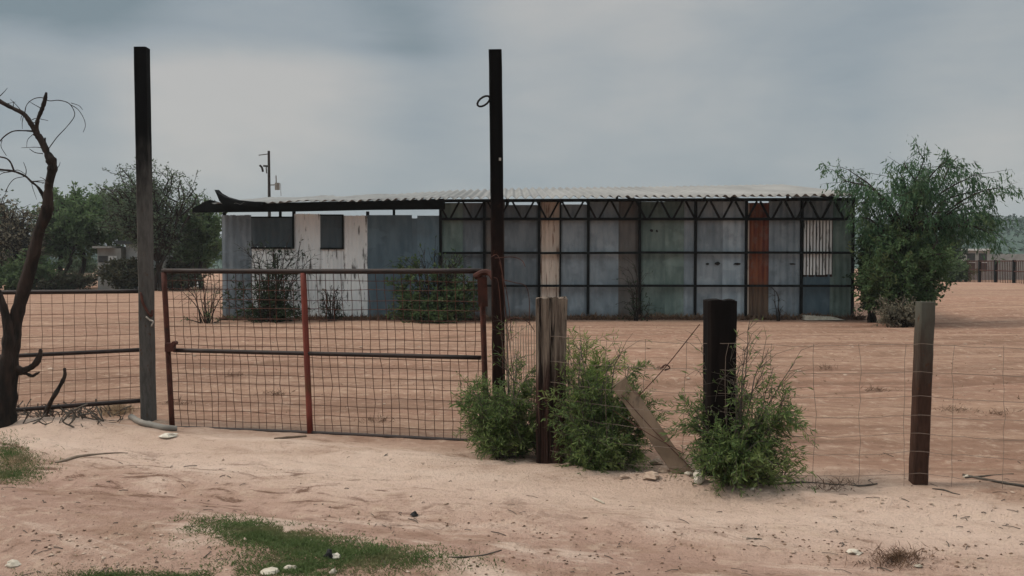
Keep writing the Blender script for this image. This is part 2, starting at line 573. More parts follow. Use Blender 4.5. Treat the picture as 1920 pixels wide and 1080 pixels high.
M['galv'] = galv('galvanised_grey', (0.102, 0.126, 0.146), (0.175, 0.202, 0.224))
M['galv_light'] = galv('galvanised_light', (0.158, 0.194, 0.222), (0.255, 0.292, 0.320))
M['galv_brown'] = galv('galvanised_brown', (0.056, 0.052, 0.050), (0.10, 0.090, 0.082), (0.09, 0.06, 0.045))
M['galv_green'] = galv('galvanised_green', (0.080, 0.120, 0.108), (0.150, 0.198, 0.180))
M['galv_blue'] = galv('painted_blue', (0.055, 0.092, 0.118), (0.090, 0.132, 0.160), (0.06, 0.07, 0.075), 0.4)
M['slat_back'] = surf('slat_back', (0.022, 0.012, 0.011), (0.045, 0.020, 0.017), 3, rough=0.9)
M['dark_blue'] = galv('dark_blue_sheet', (0.023, 0.037, 0.046), (0.040, 0.056, 0.066), (0.05, 0.05, 0.05), 0.4)
M['white_sheet'] = surf('white_peeling_sheet', (0.66, 0.67, 0.67), (0.80, 0.80, 0.79), 1.6, (1, 1, .3), c3=(0.12, 0.115, 0.11),
                        t3=(0.56, 0.64), s3=6.5, st3=(1.6, 1, .20), rough=0.7, bstr=0.1)
M['cream_sheet'] = surf('cream_sheet', (0.50, 0.40, 0.33), (0.62, 0.52, 0.44), 2, (1, 1, .3), c3=(0.20, 0.125, 0.09), t3=(0.54, 0.64),
                        s3=8, st3=(2, 1, .15), rough=0.8, bstr=0.1)


def red_sheet(t):
    o = t.n('ShaderNodeTexCoord').outputs['Object']
    z = t.n('ShaderNodeSeparateXYZ', i_0=o).outputs[2]
    n = t.noise(t.vmul(o, (6, 6, .4)), 1.8, 6, 0.6)
    col = t.mix(t.rng(n, 0.35, 0.65), (0.105, 0.022, 0.014), (0.200, 0.062, 0.026))
    n2 = t.noise(o, 3.0, 5, 0.65)
    col = t.mix(t.math('MULTIPLY', t.rng(n2, 0.5, 0.62), 0.7), col, (0.15, 0.075, 0.055))
    rust = t.rng(t.math('MULTIPLY_ADD', n, 0.3, z), 1.22, 0.98)       # rusted foot of the sheet
    col = t.mix(rust, col, t.mix(t.rng(n, 0.4, 0.6), (0.085, 0.052, 0.036), (0.14, 0.085, 0.055)))
    finish(t, col, 0.7, 0, n, 0.1)


M['red_sheet'] = material('red_rust_sheet', red_sheet)


def post_two_tone_mat(name, low, lowz, top=(0.012, 0.012, 0.013)):
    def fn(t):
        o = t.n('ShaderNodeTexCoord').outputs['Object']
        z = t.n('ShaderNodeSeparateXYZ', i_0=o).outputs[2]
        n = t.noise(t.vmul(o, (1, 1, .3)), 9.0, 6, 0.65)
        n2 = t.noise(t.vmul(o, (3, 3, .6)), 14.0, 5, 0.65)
        k = t.rng(t.math('MULTIPLY_ADD', t.math('SUBTRACT', n, 0.5), 1.2, z), lowz + 0.5, lowz - 0.4)  # height blend from low to top tone; on left gate post painted light
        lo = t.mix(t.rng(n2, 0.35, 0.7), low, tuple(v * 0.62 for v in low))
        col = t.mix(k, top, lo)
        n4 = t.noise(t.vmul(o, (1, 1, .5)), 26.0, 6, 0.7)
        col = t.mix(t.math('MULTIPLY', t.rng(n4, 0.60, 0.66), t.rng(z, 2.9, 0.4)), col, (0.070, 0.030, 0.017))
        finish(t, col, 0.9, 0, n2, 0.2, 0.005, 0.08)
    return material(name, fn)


M['post_grey'] = post_two_tone_mat('post_black_lit_grey', (0.092, 0.086, 0.080), 2.35, (0.005, 0.005, 0.0055))  # grey lower half is light painted into the colour of the black steel
M['post_brown'] = post_two_tone_mat('post_black_brown_below', (0.022, 0.011, 0.009), 1.9, (0.004, 0.0035, 0.0035))  # near black above, dark brown towards the bottom
M['post_two'] = post_two_tone_mat('post_two_tone', (0.055, 0.030, 0.022), 1.05, (0.085, 0.085, 0.070))


def old_wood(t):
    o = t.n('ShaderNodeTexCoord').outputs['Object']
    z = t.n('ShaderNodeSeparateXYZ', i_0=o).outputs[2]
    n = t.noise(t.vmul(o, (5, 5, .35)), 5.0, 8, 0.7)
    c = t.noise(t.vmul(o, (7, 7, .28)), 4.2, 5, 0.65, 0.4)
    up_c = t.mix(t.rng(n, 0.35, 0.65), (0.085, 0.062, 0.048), (0.215, 0.168, 0.132))
    lo_c = t.mix(t.rng(n, 0.35, 0.65), (0.030, 0.015, 0.012), (0.075, 0.040, 0.031))
    k = t.rng(t.math('MULTIPLY_ADD', t.math('SUBTRACT', n, 0.5), 0.9, z), 0.62, 0.92)
    col = t.mix(k, lo_c, up_c)
    col = t.mix(t.rng(c, 0.52, 0.60), col, (0.014, 0.008, 0.006))
    finish(t, col, 0.95, 0, t.math('SUBTRACT', n, t.rng(c, 0.50, 0.62)), 1.0, 0.02, 0.15)


M['old_wood'] = material('old_wood', old_wood)
M['tarred_wood'] = surf('tarred_wood', (0.004, 0.003, 0.003), (0.010, 0.007, 0.006), 7, (2, 2, .2), rough=0.95, spec=0.1, bstr=0.8, bdist=0.02)
M['plank'] = surf('plank', (0.105, 0.072, 0.048), (0.165, 0.115, 0.08), 6, (1.5, 1.5, .3), c3=(0.08, 0.055, 0.04), t3=(.58, .72), rough=0.9, bstr=0.5)
M['stone_pale'] = surf('stone_pale', (0.32, 0.28, 0.22), (0.46, 0.41, 0.34), 12, c3=(0.3, 0.24, 0.19), rough=0.9)
M['stone_white'] = surf('stone_white', (0.44, 0.40, 0.33), (0.56, 0.51, 0.44), 12, rough=0.9)
M['stone_black'] = surf('stone_black', (0.008, 0.008, 0.009), (0.02, 0.02, 0.02), 12, rough=0.9)
M['stone_earth'] = surf('stone_earth', (0.28, 0.20, 0.15), (0.42, 0.32, 0.25), 14, rough=0.95)
M['pipe'] = surf('pipe_grey', (0.15, 0.135, 0.115), (0.22, 0.20, 0.175), 9, rough=0.7)
M['house_white'] = surf('house_white', (0.60, 0.61, 0.60), (0.75, 0.75, 0.74), 2, c3=(0.35, 0.34, 0.32), rough=0.85)
M['house_grey'] = surf('house_grey', (0.24, 0.24, 0.23), (0.33, 0.33, 0.31), 2, rough=0.9)
M['window_dark'] = surf('window_dark', (0.012, 0.014, 0.016), (0.025, 0.028, 0.03), 3, rough=0.3, spec=0.5)
M['leaf_bush'] = leafmat('leaf_bush', (0.045, 0.085, 0.028), (0.170, 0.225, 0.075), (0.20, 0.24, 0.085), 0.4)
M['leaf_lime'] = leafmat('leaf_lime', (0.13, 0.195, 0.050), (0.24, 0.315, 0.085), (0.09, 0.15, 0.05), 0.45)
M['leaf_tree'] = leafmat('leaf_tree', (0.036, 0.085, 0.044), (0.080, 0.145, 0.072), (0.105, 0.150, 0.068), 0.4)
M['leaf_dark'] = leafmat('leaf_dark', (0.014, 0.030, 0.014), (0.034, 0.056, 0.026), (0.045, 0.07, 0.03), 0.2)
M['leaf_olive'] = leafmat('leaf_olive', (0.080, 0.128, 0.056), (0.135, 0.190, 0.090), (0.07, 0.12, 0.055), 0.55)
M['leaf_mid'] = leafmat('leaf_mid', (0.045, 0.086, 0.036), (0.095, 0.150, 0.062), (0.125, 0.150, 0.065), 0.4)
M['leaf_brush'] = leafmat('leaf_brush', (0.045, 0.048, 0.030), (0.085, 0.080, 0.052), (0.06, 0.075, 0.04), 0.25)
M['leaf_grey'] = leafmat('leaf_grey', (0.080, 0.118, 0.075), (0.13, 0.175, 0.110), (0.055, 0.07, 0.05), 0.25)
M['leaf_dry'] = leafmat('leaf_dry', (0.13, 0.115, 0.08), (0.20, 0.18, 0.13), (0.08, 0.07, 0.05), 0.2)
M['leaf_far'] = leafmat('leaf_far', (0.030, 0.058, 0.046), (0.050, 0.082, 0.066), (0.03, 0.055, 0.048), 0.1)
M['grass'] = leafmat('grass_blades', (0.058, 0.092, 0.030), (0.125, 0.165, 0.060), (0.160, 0.150, 0.075), 0.35)
M['hill'] = surf('hill_scrub', (0.030, 0.055, 0.044), (0.05, 0.08, 0.064), 0.08, rough=1.0)

# ------------------------------------------------------------------ ground: one sheet
def axis(lo, fine_lo, fine_hi, hi, step, grow):
    a = list(np.arange(fine_lo, fine_hi, step))
    s, v = step, a[-1]
    while v < hi:
        s *= grow; v += s; a.append(v)
    s, v = step, a[0]
    while v > lo:
        s *= grow; v -= s; a.insert(0, v)
    return np.array(a)


gx = axis(-1500, -5.6, 4.6, 1500, 0.032, 1.10)
gy = axis(-40, 4.1, 9.4, 3000, 0.032, 1.018)
GX, GY = np.meshgrid(gx, gy)
GZ = H(GX, GY)
nx, ny = len(gx), len(gy)
idx = np.arange(nx * ny).reshape(ny, nx)
quads = np.stack([idx[:-1, :-1], idx[:-1, 1:], idx[1:, 1:], idx[1:, :-1]], -1).reshape(-1, 4)
gme = bpy.data.meshes.new('ground')
gme.vertices.add(nx * ny)
gme.vertices.foreach_set('co', np.stack([GX, GY, GZ], -1).astype(np.float32).ravel())
gme.loops.add(quads.size)
gme.loops.foreach_set('vertex_index', quads.ravel().astype(np.int32))
gme.polygons.add(len(quads))
gme.polygons.foreach_set('loop_start', np.arange(0, quads.size, 4, dtype=np.int32))
gme.polygons.foreach_set('use_smooth', np.ones(len(quads), bool))
gme.update(calc_edges=True)
gme.materials.append(M['dirt'])
go = bpy.data.objects.new('ground', gme)
COL.objects.link(go)
tag(go, kind='structure')

# ------------------------------------------------------------------ plants
def leaves(pos, dr, ln, wd, rs):
    """diamond leaves: arrays of base points and directions"""
    n = len(pos)
    dr = dr / (np.linalg.norm(dr, axis=1, keepdims=True) + 1e-9)
    q = rs.randn(n, 3)
    s = np.cross(dr, q)
    s /= (np.linalg.norm(s, axis=1, keepdims=True) + 1e-9)
    ln = np.broadcast_to(ln, n)[:, None]
    wd = np.broadcast_to(wd, n)[:, None]
    nrm = np.cross(s, dr)
    bend = nrm * ln * 0.15
    V = np.stack([pos, pos + dr * ln * 0.5 + s * wd / 2 + bend, pos + dr * ln, pos + dr * ln * 0.5 - s * wd / 2 + bend], 1).reshape(-1, 3)
    Fc = np.arange(n * 4).reshape(-1, 4)
    return V, Fc


def limb(mb, a, b, r0, r1, rs, bow=0.15, n=7, sides=5, upb=0.0):
    a, b = np.array(a, float), np.array(b, float)
    L = np.linalg.norm(b - a)
    off = rs.randn(3) * bow * L * 0.6
    off[2] = abs(off[2]) * 0.3 + upb * L
    k1, k2 = rs.randn(3) * L * 0.02, rs.randn(3) * L * 0.02
    t = np.linspace(0, 1, n)[:, None]
    p = a + (b - a) * t + off * (t * (1 - t) * 2) + k1 * np.sin(t * 9) + k2 * (np.cos(t * 7) - 1)
    p[0] = a
    p[-1] = b
    rr = np.linspace(r0, r1, n)
    mb.tube(p, list(rr), sides)
    return p


def crown_tree(name, label, cat, base, fork, centers, sig, nleaf, lsize, lmat, bmat, seed, r0=0.12, group=None,
               droop=0.0, twigs=8, stems=1, spread=0.3, twig_r=0.012, upb=0.1):
    """trunk(s) from base to fork, a limb to every foliage centre, twigs and leaves around it"""
    rs = np.random.RandomState(seed)
    root = empty(name, base, label, cat, group)
    base, fork = np.array(base, float), np.array(fork, float)
    mb, br = MB(), MB()
    forks = []
    for k in range(stems):
        a = base + np.array([rs.randn() * spread, rs.randn() * spread, -0.1]) * (k > 0) - np.array([0, 0, 0.05])
        f_ = fork + rs.randn(3) * spread * (k > 0)
        limb(mb, a, f_, r0 * (1 - 0.3 * (k > 0)), r0 * 0.62, rs, 0.08, 8, 8)
        forks.append(f_)
    PV, DV = [], []
    for c in centers:
        c = np.array(c, float)
        f_ = forks[rs.randint(len(forks))]
        L = np.linalg.norm(c - f_)
        p = limb(br, f_, c, r0 * 0.5, twig_r * 1.3, rs, 0.14, 8, 5, upb)
        for q in range(twigs):
            s = p[rs.randint(3, 8)]
            e = s + (c - f_) / (L + 1e-6) * sig * rs.rand() + rs.randn(3) * sig * np.array([1, 1, 0.8 if not droop else 0.45])
            if droop: e[2] -= droop * sig * rs.rand()
            tw = limb(br, s, e, twig_r, twig_r * 0.4, rs, 0.2, 5, 3)
            m = nleaf // twigs
            if m > 0:
                ti = rs.rand(m) ** 0.7 * 3.99
                i0 = ti.astype(int)
                fr = (ti - i0)[:, None]
                pp = tw[i0] * (1 - fr) + tw[i0 + 1] * fr
                pp = pp + rs.randn(m, 3) * sig * 0.16
                if droop: pp[:, 2] -= np.abs(rs.randn(m)) * droop * sig * 0.35
                dd = rs.randn(m, 3) * 0.8 + (e - s) / (np.linalg.norm(e - s) + 1e-6) * 0.6
                dd[:, 2] -= droop * 1.6
                PV.append(pp); DV.append(dd)
    mb.build('trunk', bmat, root, smooth=True)
    br.build('branches', bmat, root, smooth=True)
    if PV:
        pos, dr = np.concatenate(PV), np.concatenate(DV)
        n = len(pos)
        ln = lsize * (0.6 + 0.8 * rs.rand(n))
        V, Fc = leaves(pos, dr, ln, ln * (0.22 if droop else 0.5), rs)
        mesh('crown', V, Fc, lmat, root)
    return root


def ell(center, rad, n, seed, shell=0.55):
    """n foliage centres in an ellipsoid, biased outwards"""
    rs = np.random.RandomState(seed)
    o = []
    for _ in range(n):
        v = rs.randn(3)
        v /= np.linalg.norm(v)
        r = shell + (1 - shell) * rs.rand()
        o.append(np.array(center) + v * r * np.array(rad))
    return o


def bush(name, label, base, nst, width, height, lmat, seed, leaf=0.035, lw=0.22, cat='bush', group=None, lean=(0, 0), sub=9, per=12,
         bare=0, stem_mat=None, low=0.15, skirt=0.25, squash=0.8, thick=1.0):
    """open clump of woody stems, each carrying its own spray of side shoots and fine leaves"""
    rs = np.random.RandomState(seed)
    base = Vector(base)
    root = empty(name, base, label, cat, group)
    st = MB()
    PV, DV, LV = [], [], []
    lob = rs.rand(6) * 6.28
    for k in range(nst):
        an = rs.rand() * 2 * math.pi
        rr = rs.rand() ** 0.55
        lump = 0.78 + 0.22 * math.sin(2 * an + lob[0]) + 0.14 * math.sin(3 * an + lob[1])
        hh = height * (0.50 + 0.55 * rs.rand()) * (1.0 - 0.55 * rr ** 1.5) * lump
        if rs.rand() < skirt: hh *= 0.28; rr = 0.35 + 0.6 * rs.rand()
        dead = k < bare
        if dead: hh = height * (0.85 + 0.35 * rs.rand()) * (1 - 0.3 * rr)
        a = np.array(base) + np.array([math.cos(an), math.sin(an), 0]) * 0.12 * width * rs.rand()
        a[2] -= 0.03
        e = np.array(base) + np.array([math.cos(an) * rr * width / 2 * lump + lean[0] * hh, math.sin(an) * rr * width / 2 * squash + lean[1] * hh, hh])
        mid = a * 0.5 + e * 0.5 + rs.randn(3) * 0.04 * height
        mid[2] = a[2] + (e[2] - a[2]) * (0.55 + 0.2 * rs.rand())
        P = np.array([list(v) for v in curve([a, mid, e], 6)])
        P += np.cumsum(rs.randn(*P.shape) * 0.006 * height, 0)
        st.tube(P, list(np.linspace(0.0065, 0.002, len(P)) * thick), 4, cap=False)
        vig = 0.6 + 0.8 * rs.rand()
        for j in range(sub):
            i = int((low + (1 - low) * rs.rand() ** 0.7) * (len(P) - 1))
            s = P[i]
            out_ = np.array([math.cos(an) * rr, math.sin(an) * rr, 0.55]) + rs.randn(3) * 0.62
            out_ /= np.linalg.norm(out_)
            L = height * (0.07 + 0.20 * rs.rand()) * (1.2 if dead else 1)
            e2 = s + out_ * L
            m2 = (s + e2) / 2 + np.array([0, 0, 0.06 * L]) + rs.randn(3) * 0.04 * L
            e2[2] -= 0.12 * L
            st.tube([s, m2, e2], [0.0022 * thick, 0.0017 * thick, 0.001 * thick], 3, cap=False)
            m = int(per * vig) if not dead else max(1, per // 7)
            tt = np.sort(rs.rand(m))[:, None] * 0.9 + 0.1
            pp = np.where(tt < .5, s + (m2 - s) * tt * 2, m2 + (e2 - m2) * (tt * 2 - 1))
            ax = (e2 - s) / (np.linalg.norm(e2 - s) + 1e-9)
            side = np.cross(ax, rs.randn(m, 3))
            side /= np.linalg.norm(side, axis=1, keepdims=True) + 1e-9
            PV.append(pp); DV.append(ax * 0.75 + side * 0.8 - np.array([0, 0, 0.1])); LV.append(np.full(m, vig))
    st.build('stems', stem_mat or M['bark_grey'], root)
    pos, dr, vg = np.concatenate(PV), np.concatenate(DV), np.concatenate(LV)
    zmin = H(pos[:, 0], pos[:, 1]) + 0.005
    pos[:, 2] = np.maximum(pos[:, 2], zmin)
    ln = leaf * (0.45 + 0.9 * rs.rand(len(pos))) * (0.75 + 0.25 * vg)
    V, Fc = leaves(pos, dr, ln, ln * lw, rs)
    mesh('foliage', V, Fc, lmat, root)
    return root


# ------------------------------------------------------------------ the long metal shed
SY = 24.5


def sx(px, Y=SY): return at(px, 490, Y).x
def sz(py, Y=SY): return at(960, py, Y).z


shed = empty('metal_shed', (sx(1010), SY, 0), 'long low shed patched together from grey, white, cream and red metal sheets', 'shed')


def sheet(px0, px1, py0, py1, mat, pitch=0.19, amp=0.012, dy=0.0, label=None, ragged=0.0, seed=0, spots=None):
    x0, x1, z0, z1 = sx(px0), sx(px1), sz(py1), sz(py0)
    z0 = max(z0, 0.03)
    n = max(3, int((x1 - x0) / pitch * 6))
    rs = random.Random(seed + px0)
    mb = MB()
    V = []
    for i in range(n + 1):
        x = x0 + (x1 - x0) * i / n
        yo = SY + 0.075 + dy + amp * math.cos(2 * math.pi * (x - x0) / pitch) + 0.008 * math.sin(x * 3.1 + px0)
        zt = z1 + ragged * (rs.random() - 0.5)
        V += [(x, yo, z0), (x, yo, zt), (x, yo + 0.004, zt), (x, yo + 0.004, z0)]
    Fc = []
    for i in range(n):
        a, b = 4 * i, 4 * (i + 1)
        Fc += [(a, b, b + 1, a + 1), (a + 1, b + 1, b + 2, a + 2), (a + 2, b + 2, b + 3, a + 3), (a + 3, b + 3, b, a)]
    Fc += [(0, 1, 2, 3), (4 * n + 3, 4 * n + 2, 4 * n + 1, 4 * n)]
    mb.add(V, Fc)
    mats2 = None
    if spots:
        mats2 = [M['stone_black']]
        for (cx, cy, rx, ry) in spots:                      # rust-eaten holes
            X, Z = sx(cx), sz(cy)
            pts = []
            for k in range(9):
                an = 2 * math.pi * k / 9
                rr = 0.75 + 0.4 * rs.random()
                pts.append((X + rx * rr * math.cos(an), SY + 0.075 + dy - amp - 0.012, Z + ry * rr * math.sin(an)))
            mb.add(pts + [(p[0], p[1] + 0.003, p[2]) for p in pts], [tuple(range(8, -1, -1))], 1)
    o = mb.build('wall_sheet', mat, shed, mats2=mats2)
    if label: o['label'] = label
    return o


BOT = 599
# left half, no frame in front of it
sheet(415, 470, 403, 596, M['galv'], dy=0.004, ragged=0.02)
sheet(470, 549, 406, 465, M['dark_blue'], dy=-0.012, label='dark blue sheet closing the upper left opening')
sheet(470, 551, 462, 597, M['white_sheet'], 0.11, 0.012, dy=0.004)
sheet(551, 600, 401, 594, M['white_sheet'], 0.11, 0.012, dy=-0.004, ragged=0.03)
sheet(600, 642, 402, 466, M['dark_blue'], dy=-0.016, label='small dark blue sheet between white ones')
sheet(600, 644, 464, 594, M['white_sheet'], 0.11, 0.012, dy=0.006)
sheet(643, 688, 404, 594, M['white_sheet'], 0.11, 0.012, dy=-0.006, ragged=0.02)
sheet(687, 772, 403, 597, M['galv_blue'], 0.25, 0.008, dy=0.0, label='blue grey painted sheet')
sheet(771, 783, 409, 597, M['galv_blue'], 0.25, 0.006, dy=0.01)
sheet(782, 826, 404, 597, M['galv_blue'], 0.25, 0.008, dy=-0.004)
for p0, p1, q0, q1 in ((471, 549, 406, 465), (600, 642, 402, 466)):
    mb = MB()
    yb = SY + 0.035
    mb.bar((sx(p0), yb, sz(q1)), (sx(p1), yb, sz(q1)), .045, .05)
    mb.bar((sx(p1) + .01, yb - .003, sz(q1) - .02), (sx(p1) + .01, yb - .003, sz(q0)), .05, .04)
    mb.bar((sx(p0), yb + .002, sz(q0) - .015), (sx(p1) - .02, yb + .002, sz(q0) - .015), .04, .035)
    mb.build('batten', M['frame_steel'], shed)
# right half behind the steel frame
sheet(826, 868, 380, 600, M['galv_green'], dy=0.004)
sheet(867, 908, 380, 600, M['galv'], dy=-0.004)
sheet(907, 947, 378, 600, M['galv_brown'], dy=0.006)
sheet(946, 1011, 384, 600, M['galv'], dy=0.0)
sheet(1012, 1050, 378, 600, M['cream_sheet'], 0.12, 0.016, dy=-0.012, label='cream weathered corrugated sheet')
sheet(1049, 1102, 383, 600, M['galv'], dy=0.004)
sheet(1101, 1160, 376, 600, M['galv_light'], dy=-0.004)
sheet(1159, 1200, 376, 600, M['galv_brown'], dy=0.006)
sheet(1201, 1248, 378, 600, M['galv_green'], dy=0.0, spots=[(1222, 432, .05, .04), (1232, 433, .03, .04)])
sheet(1247, 1283, 376, 600, M['galv_green'], dy=-0.006)
sheet(1282, 1304, 376, 600, M['galv_light'], dy=0.006)
sheet(1303, 1357, 376, 600, M['galv_light'], dy=0.0, spots=[(1327, 495, .05, .035), (1346, 494, .09, .05)])
sheet(1356, 1401, 376, 600, M['galv_light'], dy=-0.006, spots=[(1383, 495, .11, .035)])
sheet(1400, 1407, 380, 600, M['cream_sheet'], 0.12, 0.006, dy=0.012)
sheet(1406, 1443, 380, 600, M['red_sheet'], 0.14, 0.018, dy=-0.012, label='red painted corrugated sheet with a rusty foot')
sheet(1442, 1505, 376, 600, M['galv'], dy=0.004, spots=[(1487, 495, .1, .025)])
sheet(1504, 1562, 376, 414, M['galv'], dy=-0.006)
sheet(1504, 1562, 412, 519, M['slat_back'], dy=-0.002)
mb = MB()
for q in range(9):
    xx = sx(1509.5 + q * 6.1)
    mb.box(xx - .027, xx + .027, SY + .030, SY + .056, sz(515.5 - (q > 6)), sz(413))
mb.build('slats', M['white_sheet'], shed)['label'] = 'whitish upright slats over a dark opening'
sheet(1504, 1558, 514, 600, M['galv_blue'], 0.3, 0.004, dy=0.008)
sheet(1557, 1600, 376, 600, M['galv_green'], dy=0.014)

# steel frame
for px, t0 in ((826, 378), (908, 376), (1011, 376), (1051, 376), (1103, 376), (1199, 376), (1304, 376), (1399, 376), (1503, 376), (1599, 372)):
    wd = 0.072 if px not in (1051,) else 0.045
    mb = MB()
    rs = random.Random(px)
    x = sx(px)
    mb.bar((x + rs.uniform(-.02, .02), SY, 0), (x, SY, sz(t0)), wd, 0.06)
    mb.build('frame_post', M['frame_steel'], shed)
for py, p0 in ((474, 830), (536, 826), (599, 826)):
    xs = [sx(p) for p in (p0, 1011, 1199, 1399, 1600)]
    for a, b in zip(xs[:-1], xs[1:]):
        mb = MB()
        mb.bar((a, SY - 0.062, sz(py) + random.uniform(-.01, .01)), (b - 0.004, SY - 0.062, sz(py)), 0.06, 0.064)
        mb.build('rail', M['frame_steel'], shed)
mb = MB()
mb.bar((sx(826), SY - 0.095, sz(411)), (sx(1592), SY - 0.095, sz(411)), 0.055, 0.075)
mb.bar((sx(826), SY - 0.095, sz(377)), (sx(1604), SY - 0.095, sz(374)), 0.055, 0.085)
px = 842
while px < 1590:
    mb.bar((sx(px - 20), SY - 0.10, sz(378)), (sx(px - 3), SY - 0.10, sz(410)), 0.052, 0.05)
    mb.bar((sx(px + 20), SY - 0.10, sz(378)), (sx(px + 3), SY - 0.10, sz(410)), 0.052, 0.05)
    px += 46.2
mb.build('truss', M['frame_steel'], shed)
# deep dark beam over the left half, ragged at its end
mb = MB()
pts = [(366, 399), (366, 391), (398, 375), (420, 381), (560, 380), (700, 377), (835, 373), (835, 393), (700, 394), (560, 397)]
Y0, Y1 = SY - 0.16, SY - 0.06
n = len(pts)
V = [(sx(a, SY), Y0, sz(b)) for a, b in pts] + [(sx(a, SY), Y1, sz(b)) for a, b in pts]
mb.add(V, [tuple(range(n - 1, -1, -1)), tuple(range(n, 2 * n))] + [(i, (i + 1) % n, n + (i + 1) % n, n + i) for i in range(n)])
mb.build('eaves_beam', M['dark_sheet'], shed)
for px in (418, 549, 688, 826):
    mb = MB()
    mb.box(sx(px) - .04, sx(px) + .04, SY - .03 + .16, SY + .05 + .16, 0, sz(396))
    mb.build('inner_post', M['frame_steel'], shed)
# roof of long corrugated sheets rising to the back
RY0, RY1 = SY - 1.0, SY + 5.9
xs_f = [395, 430, 560, 700, 830, 1000, 1300, 1612]
ys_f = [379, 377, 377.5, 376, 371.5, 369.5, 368, 365]
ys_b = [371, 370, 369, 363, 357, 353, 351, 347]
NX, NYR = 980, 9
x_l, x_r = sx(398, RY0), sx(1613, RY0)
V, Fc = [], []
rr = np.random.RandomState(3)
jag = np.repeat(rr.rand(60) * 0.10 - 0.05, NX // 60 + 1)[:NX + 1]
jag = np.pad(jag, (0, max(0, NX + 1 - len(jag))))
for j in range(NYR):
    tj = j / (NYR - 1)
    for i in range(NX + 1):
        x = x_l + (x_r - x_l) * i / NX
        pxx = 960 + x / RY0 * F
        zf = sz(np.interp(pxx, xs_f, ys_f), RY0)
        zb = sz(np.interp(pxx, xs_f, ys_b), RY1)
        left = sstep(900, 500, pxx)
        z = zf + (zb - zf) * tj + 0.038 * math.cos(2 * math.pi * x / 0.235) * (1 - 0.45 * left)
        z += 0.09 * left * fbm(np.array(x * 1.1), np.array(tj * 2.0 + 4), 3)
        yy = RY0 + (RY1 - RY0) * tj + (jag[i] * (0.6 + left) if j == 0 else 0)
        V.append((x, yy, float(z)))
V += [(a, b, c - 0.006) for a, b, c in V]
NV = (NX + 1) * NYR
for j in range(NYR - 1):
    for i in range(NX):
        a = j * (NX + 1) + i
        b = a + NX + 1
        Fc.append((a, a + 1, b + 1, b))
        Fc.append((NV + a, NV + b, NV + b + 1, NV + a + 1))
for i in range(NX):
    Fc.append((i, NV + i, NV + i + 1, i + 1))
roof = mesh('roof', V, Fc, M['roof'], shed, smooth=True)
# torn sheet curling up at the left end
prof = [(404, 356), (411, 363), (424, 370), (444, 375.5), (470, 378), (492, 379), (492, 384), (420, 384), (413, 377), (409, 367)]
n = len(prof)
mb = MB()
V = [(sx(a, RY0), RY0 - 0.03, sz(b, RY0)) for a, b in prof] + [(sx(a, RY0) + .03, RY0 + 0.25, sz(b, RY0) + .02) for a, b in prof]
mb.add(V, [tuple(range(n - 1, -1, -1)), tuple(range(n, 2 * n))] + [(i, (i + 1) % n, n + (i + 1) % n, n + i) for i in range(n)])
cs = mb.build('curled_sheet', M['dark_sheet'], roof)
# sides, rear wall, rafters
mb = MB()
mb.box(sx(415), sx(1600), SY + 5.5, SY + 5.52, 0, 2.9)
mb.build('rear_wall', M['galv_brown'], shed)
for px in (415, 1600):
    mb = MB()
    x = sx(px)
    mb.add([(x - .01, SY + .1, 0), (x - .01, SY + 5.49, 0), (x - .01, SY + 5.49, 3.0 if px == 415 else 3.9), (x - .01, SY + .1, 2.85 if px == 415 else 3.25),
            (x + .01, SY + .1, 0), (x + .01, SY + 5.49, 0), (x + .01, SY + 5.49, 3.0 if px == 415 else 3.9), (x + .01, SY + .1, 2.85 if px == 415 else 3.25)],
           [(0, 1, 2, 3), (7, 6, 5, 4), (0, 4, 5, 1), (1, 5, 6, 2), (2, 6, 7, 3), (3, 7, 4, 0)])
    mb.build('end_wall', M['galv'], shed)
for px in (430, 690, 950, 1200, 1400, 1590):
    mb = MB()
    pf, pb = np.interp(px, xs_f, ys_f), np.interp(px, xs_f, ys_b)
    x = sx(px)
    mb.bar((x, SY + .0, sz(pf, RY0) - .10), (x, SY + 5.4, sz(pb, RY1) - .16), .06, .09)
    mb.build('rafter', M['frame_steel'], shed)
    mb = MB()
    mb.bar((x, SY + 5.44, 0), (x, SY + 5.44, sz(pb, RY1) - .14), .08, .08)
    mb.build('rear_post', M['frame_steel'], shed)

# ------------------------------------------------------------------ gate posts
def square_post(name, label, top, bot, wd, mat, cat='post', th=None):
    top, bot = Vector(top), Vector(bot)
    root = empty(name, bot, label, cat)
    mb = MB()
    a = bot.copy(); a.z -= 0.15
    t = (top - bot).normalized()
    sxv = Vector((1, 0, 0)) - t * t.x
    sxv.normalize()
    syv = t.cross(sxv)
    th = th or wd
    c = wd * 0.09
    prof = [(-wd / 2 + c, -th / 2), (wd / 2 - c, -th / 2), (wd / 2, -th / 2 + c), (wd / 2, th / 2 - c), (wd / 2 - c, th / 2), (-wd / 2 + c, th / 2),
            (-wd / 2, th / 2 - c), (-wd / 2, -th / 2 + c)]
    N = 24
    V, Fc = [], []
    rs = np.random.RandomState(len(label))
    for i in range(N + 1):
        p = a + (top - a) * (i / N)
        w_ = 0.0012 * rs.randn()
        for u, v in prof: V.append(p + sxv * (u + w_) + syv * v)
    for i in range(N):
        for j in range(8):
            j2 = (j + 1) % 8
            Fc.append((i * 8 + j, i * 8 + j2, i * 8 + 8 + j2, i * 8 + 8 + j))
    Fc += [tuple(range(7, -1, -1)), tuple(range(N * 8, N * 8 + 8))]
    mb.add(V, Fc)
    mb.build('shaft', mat, root)
    return root


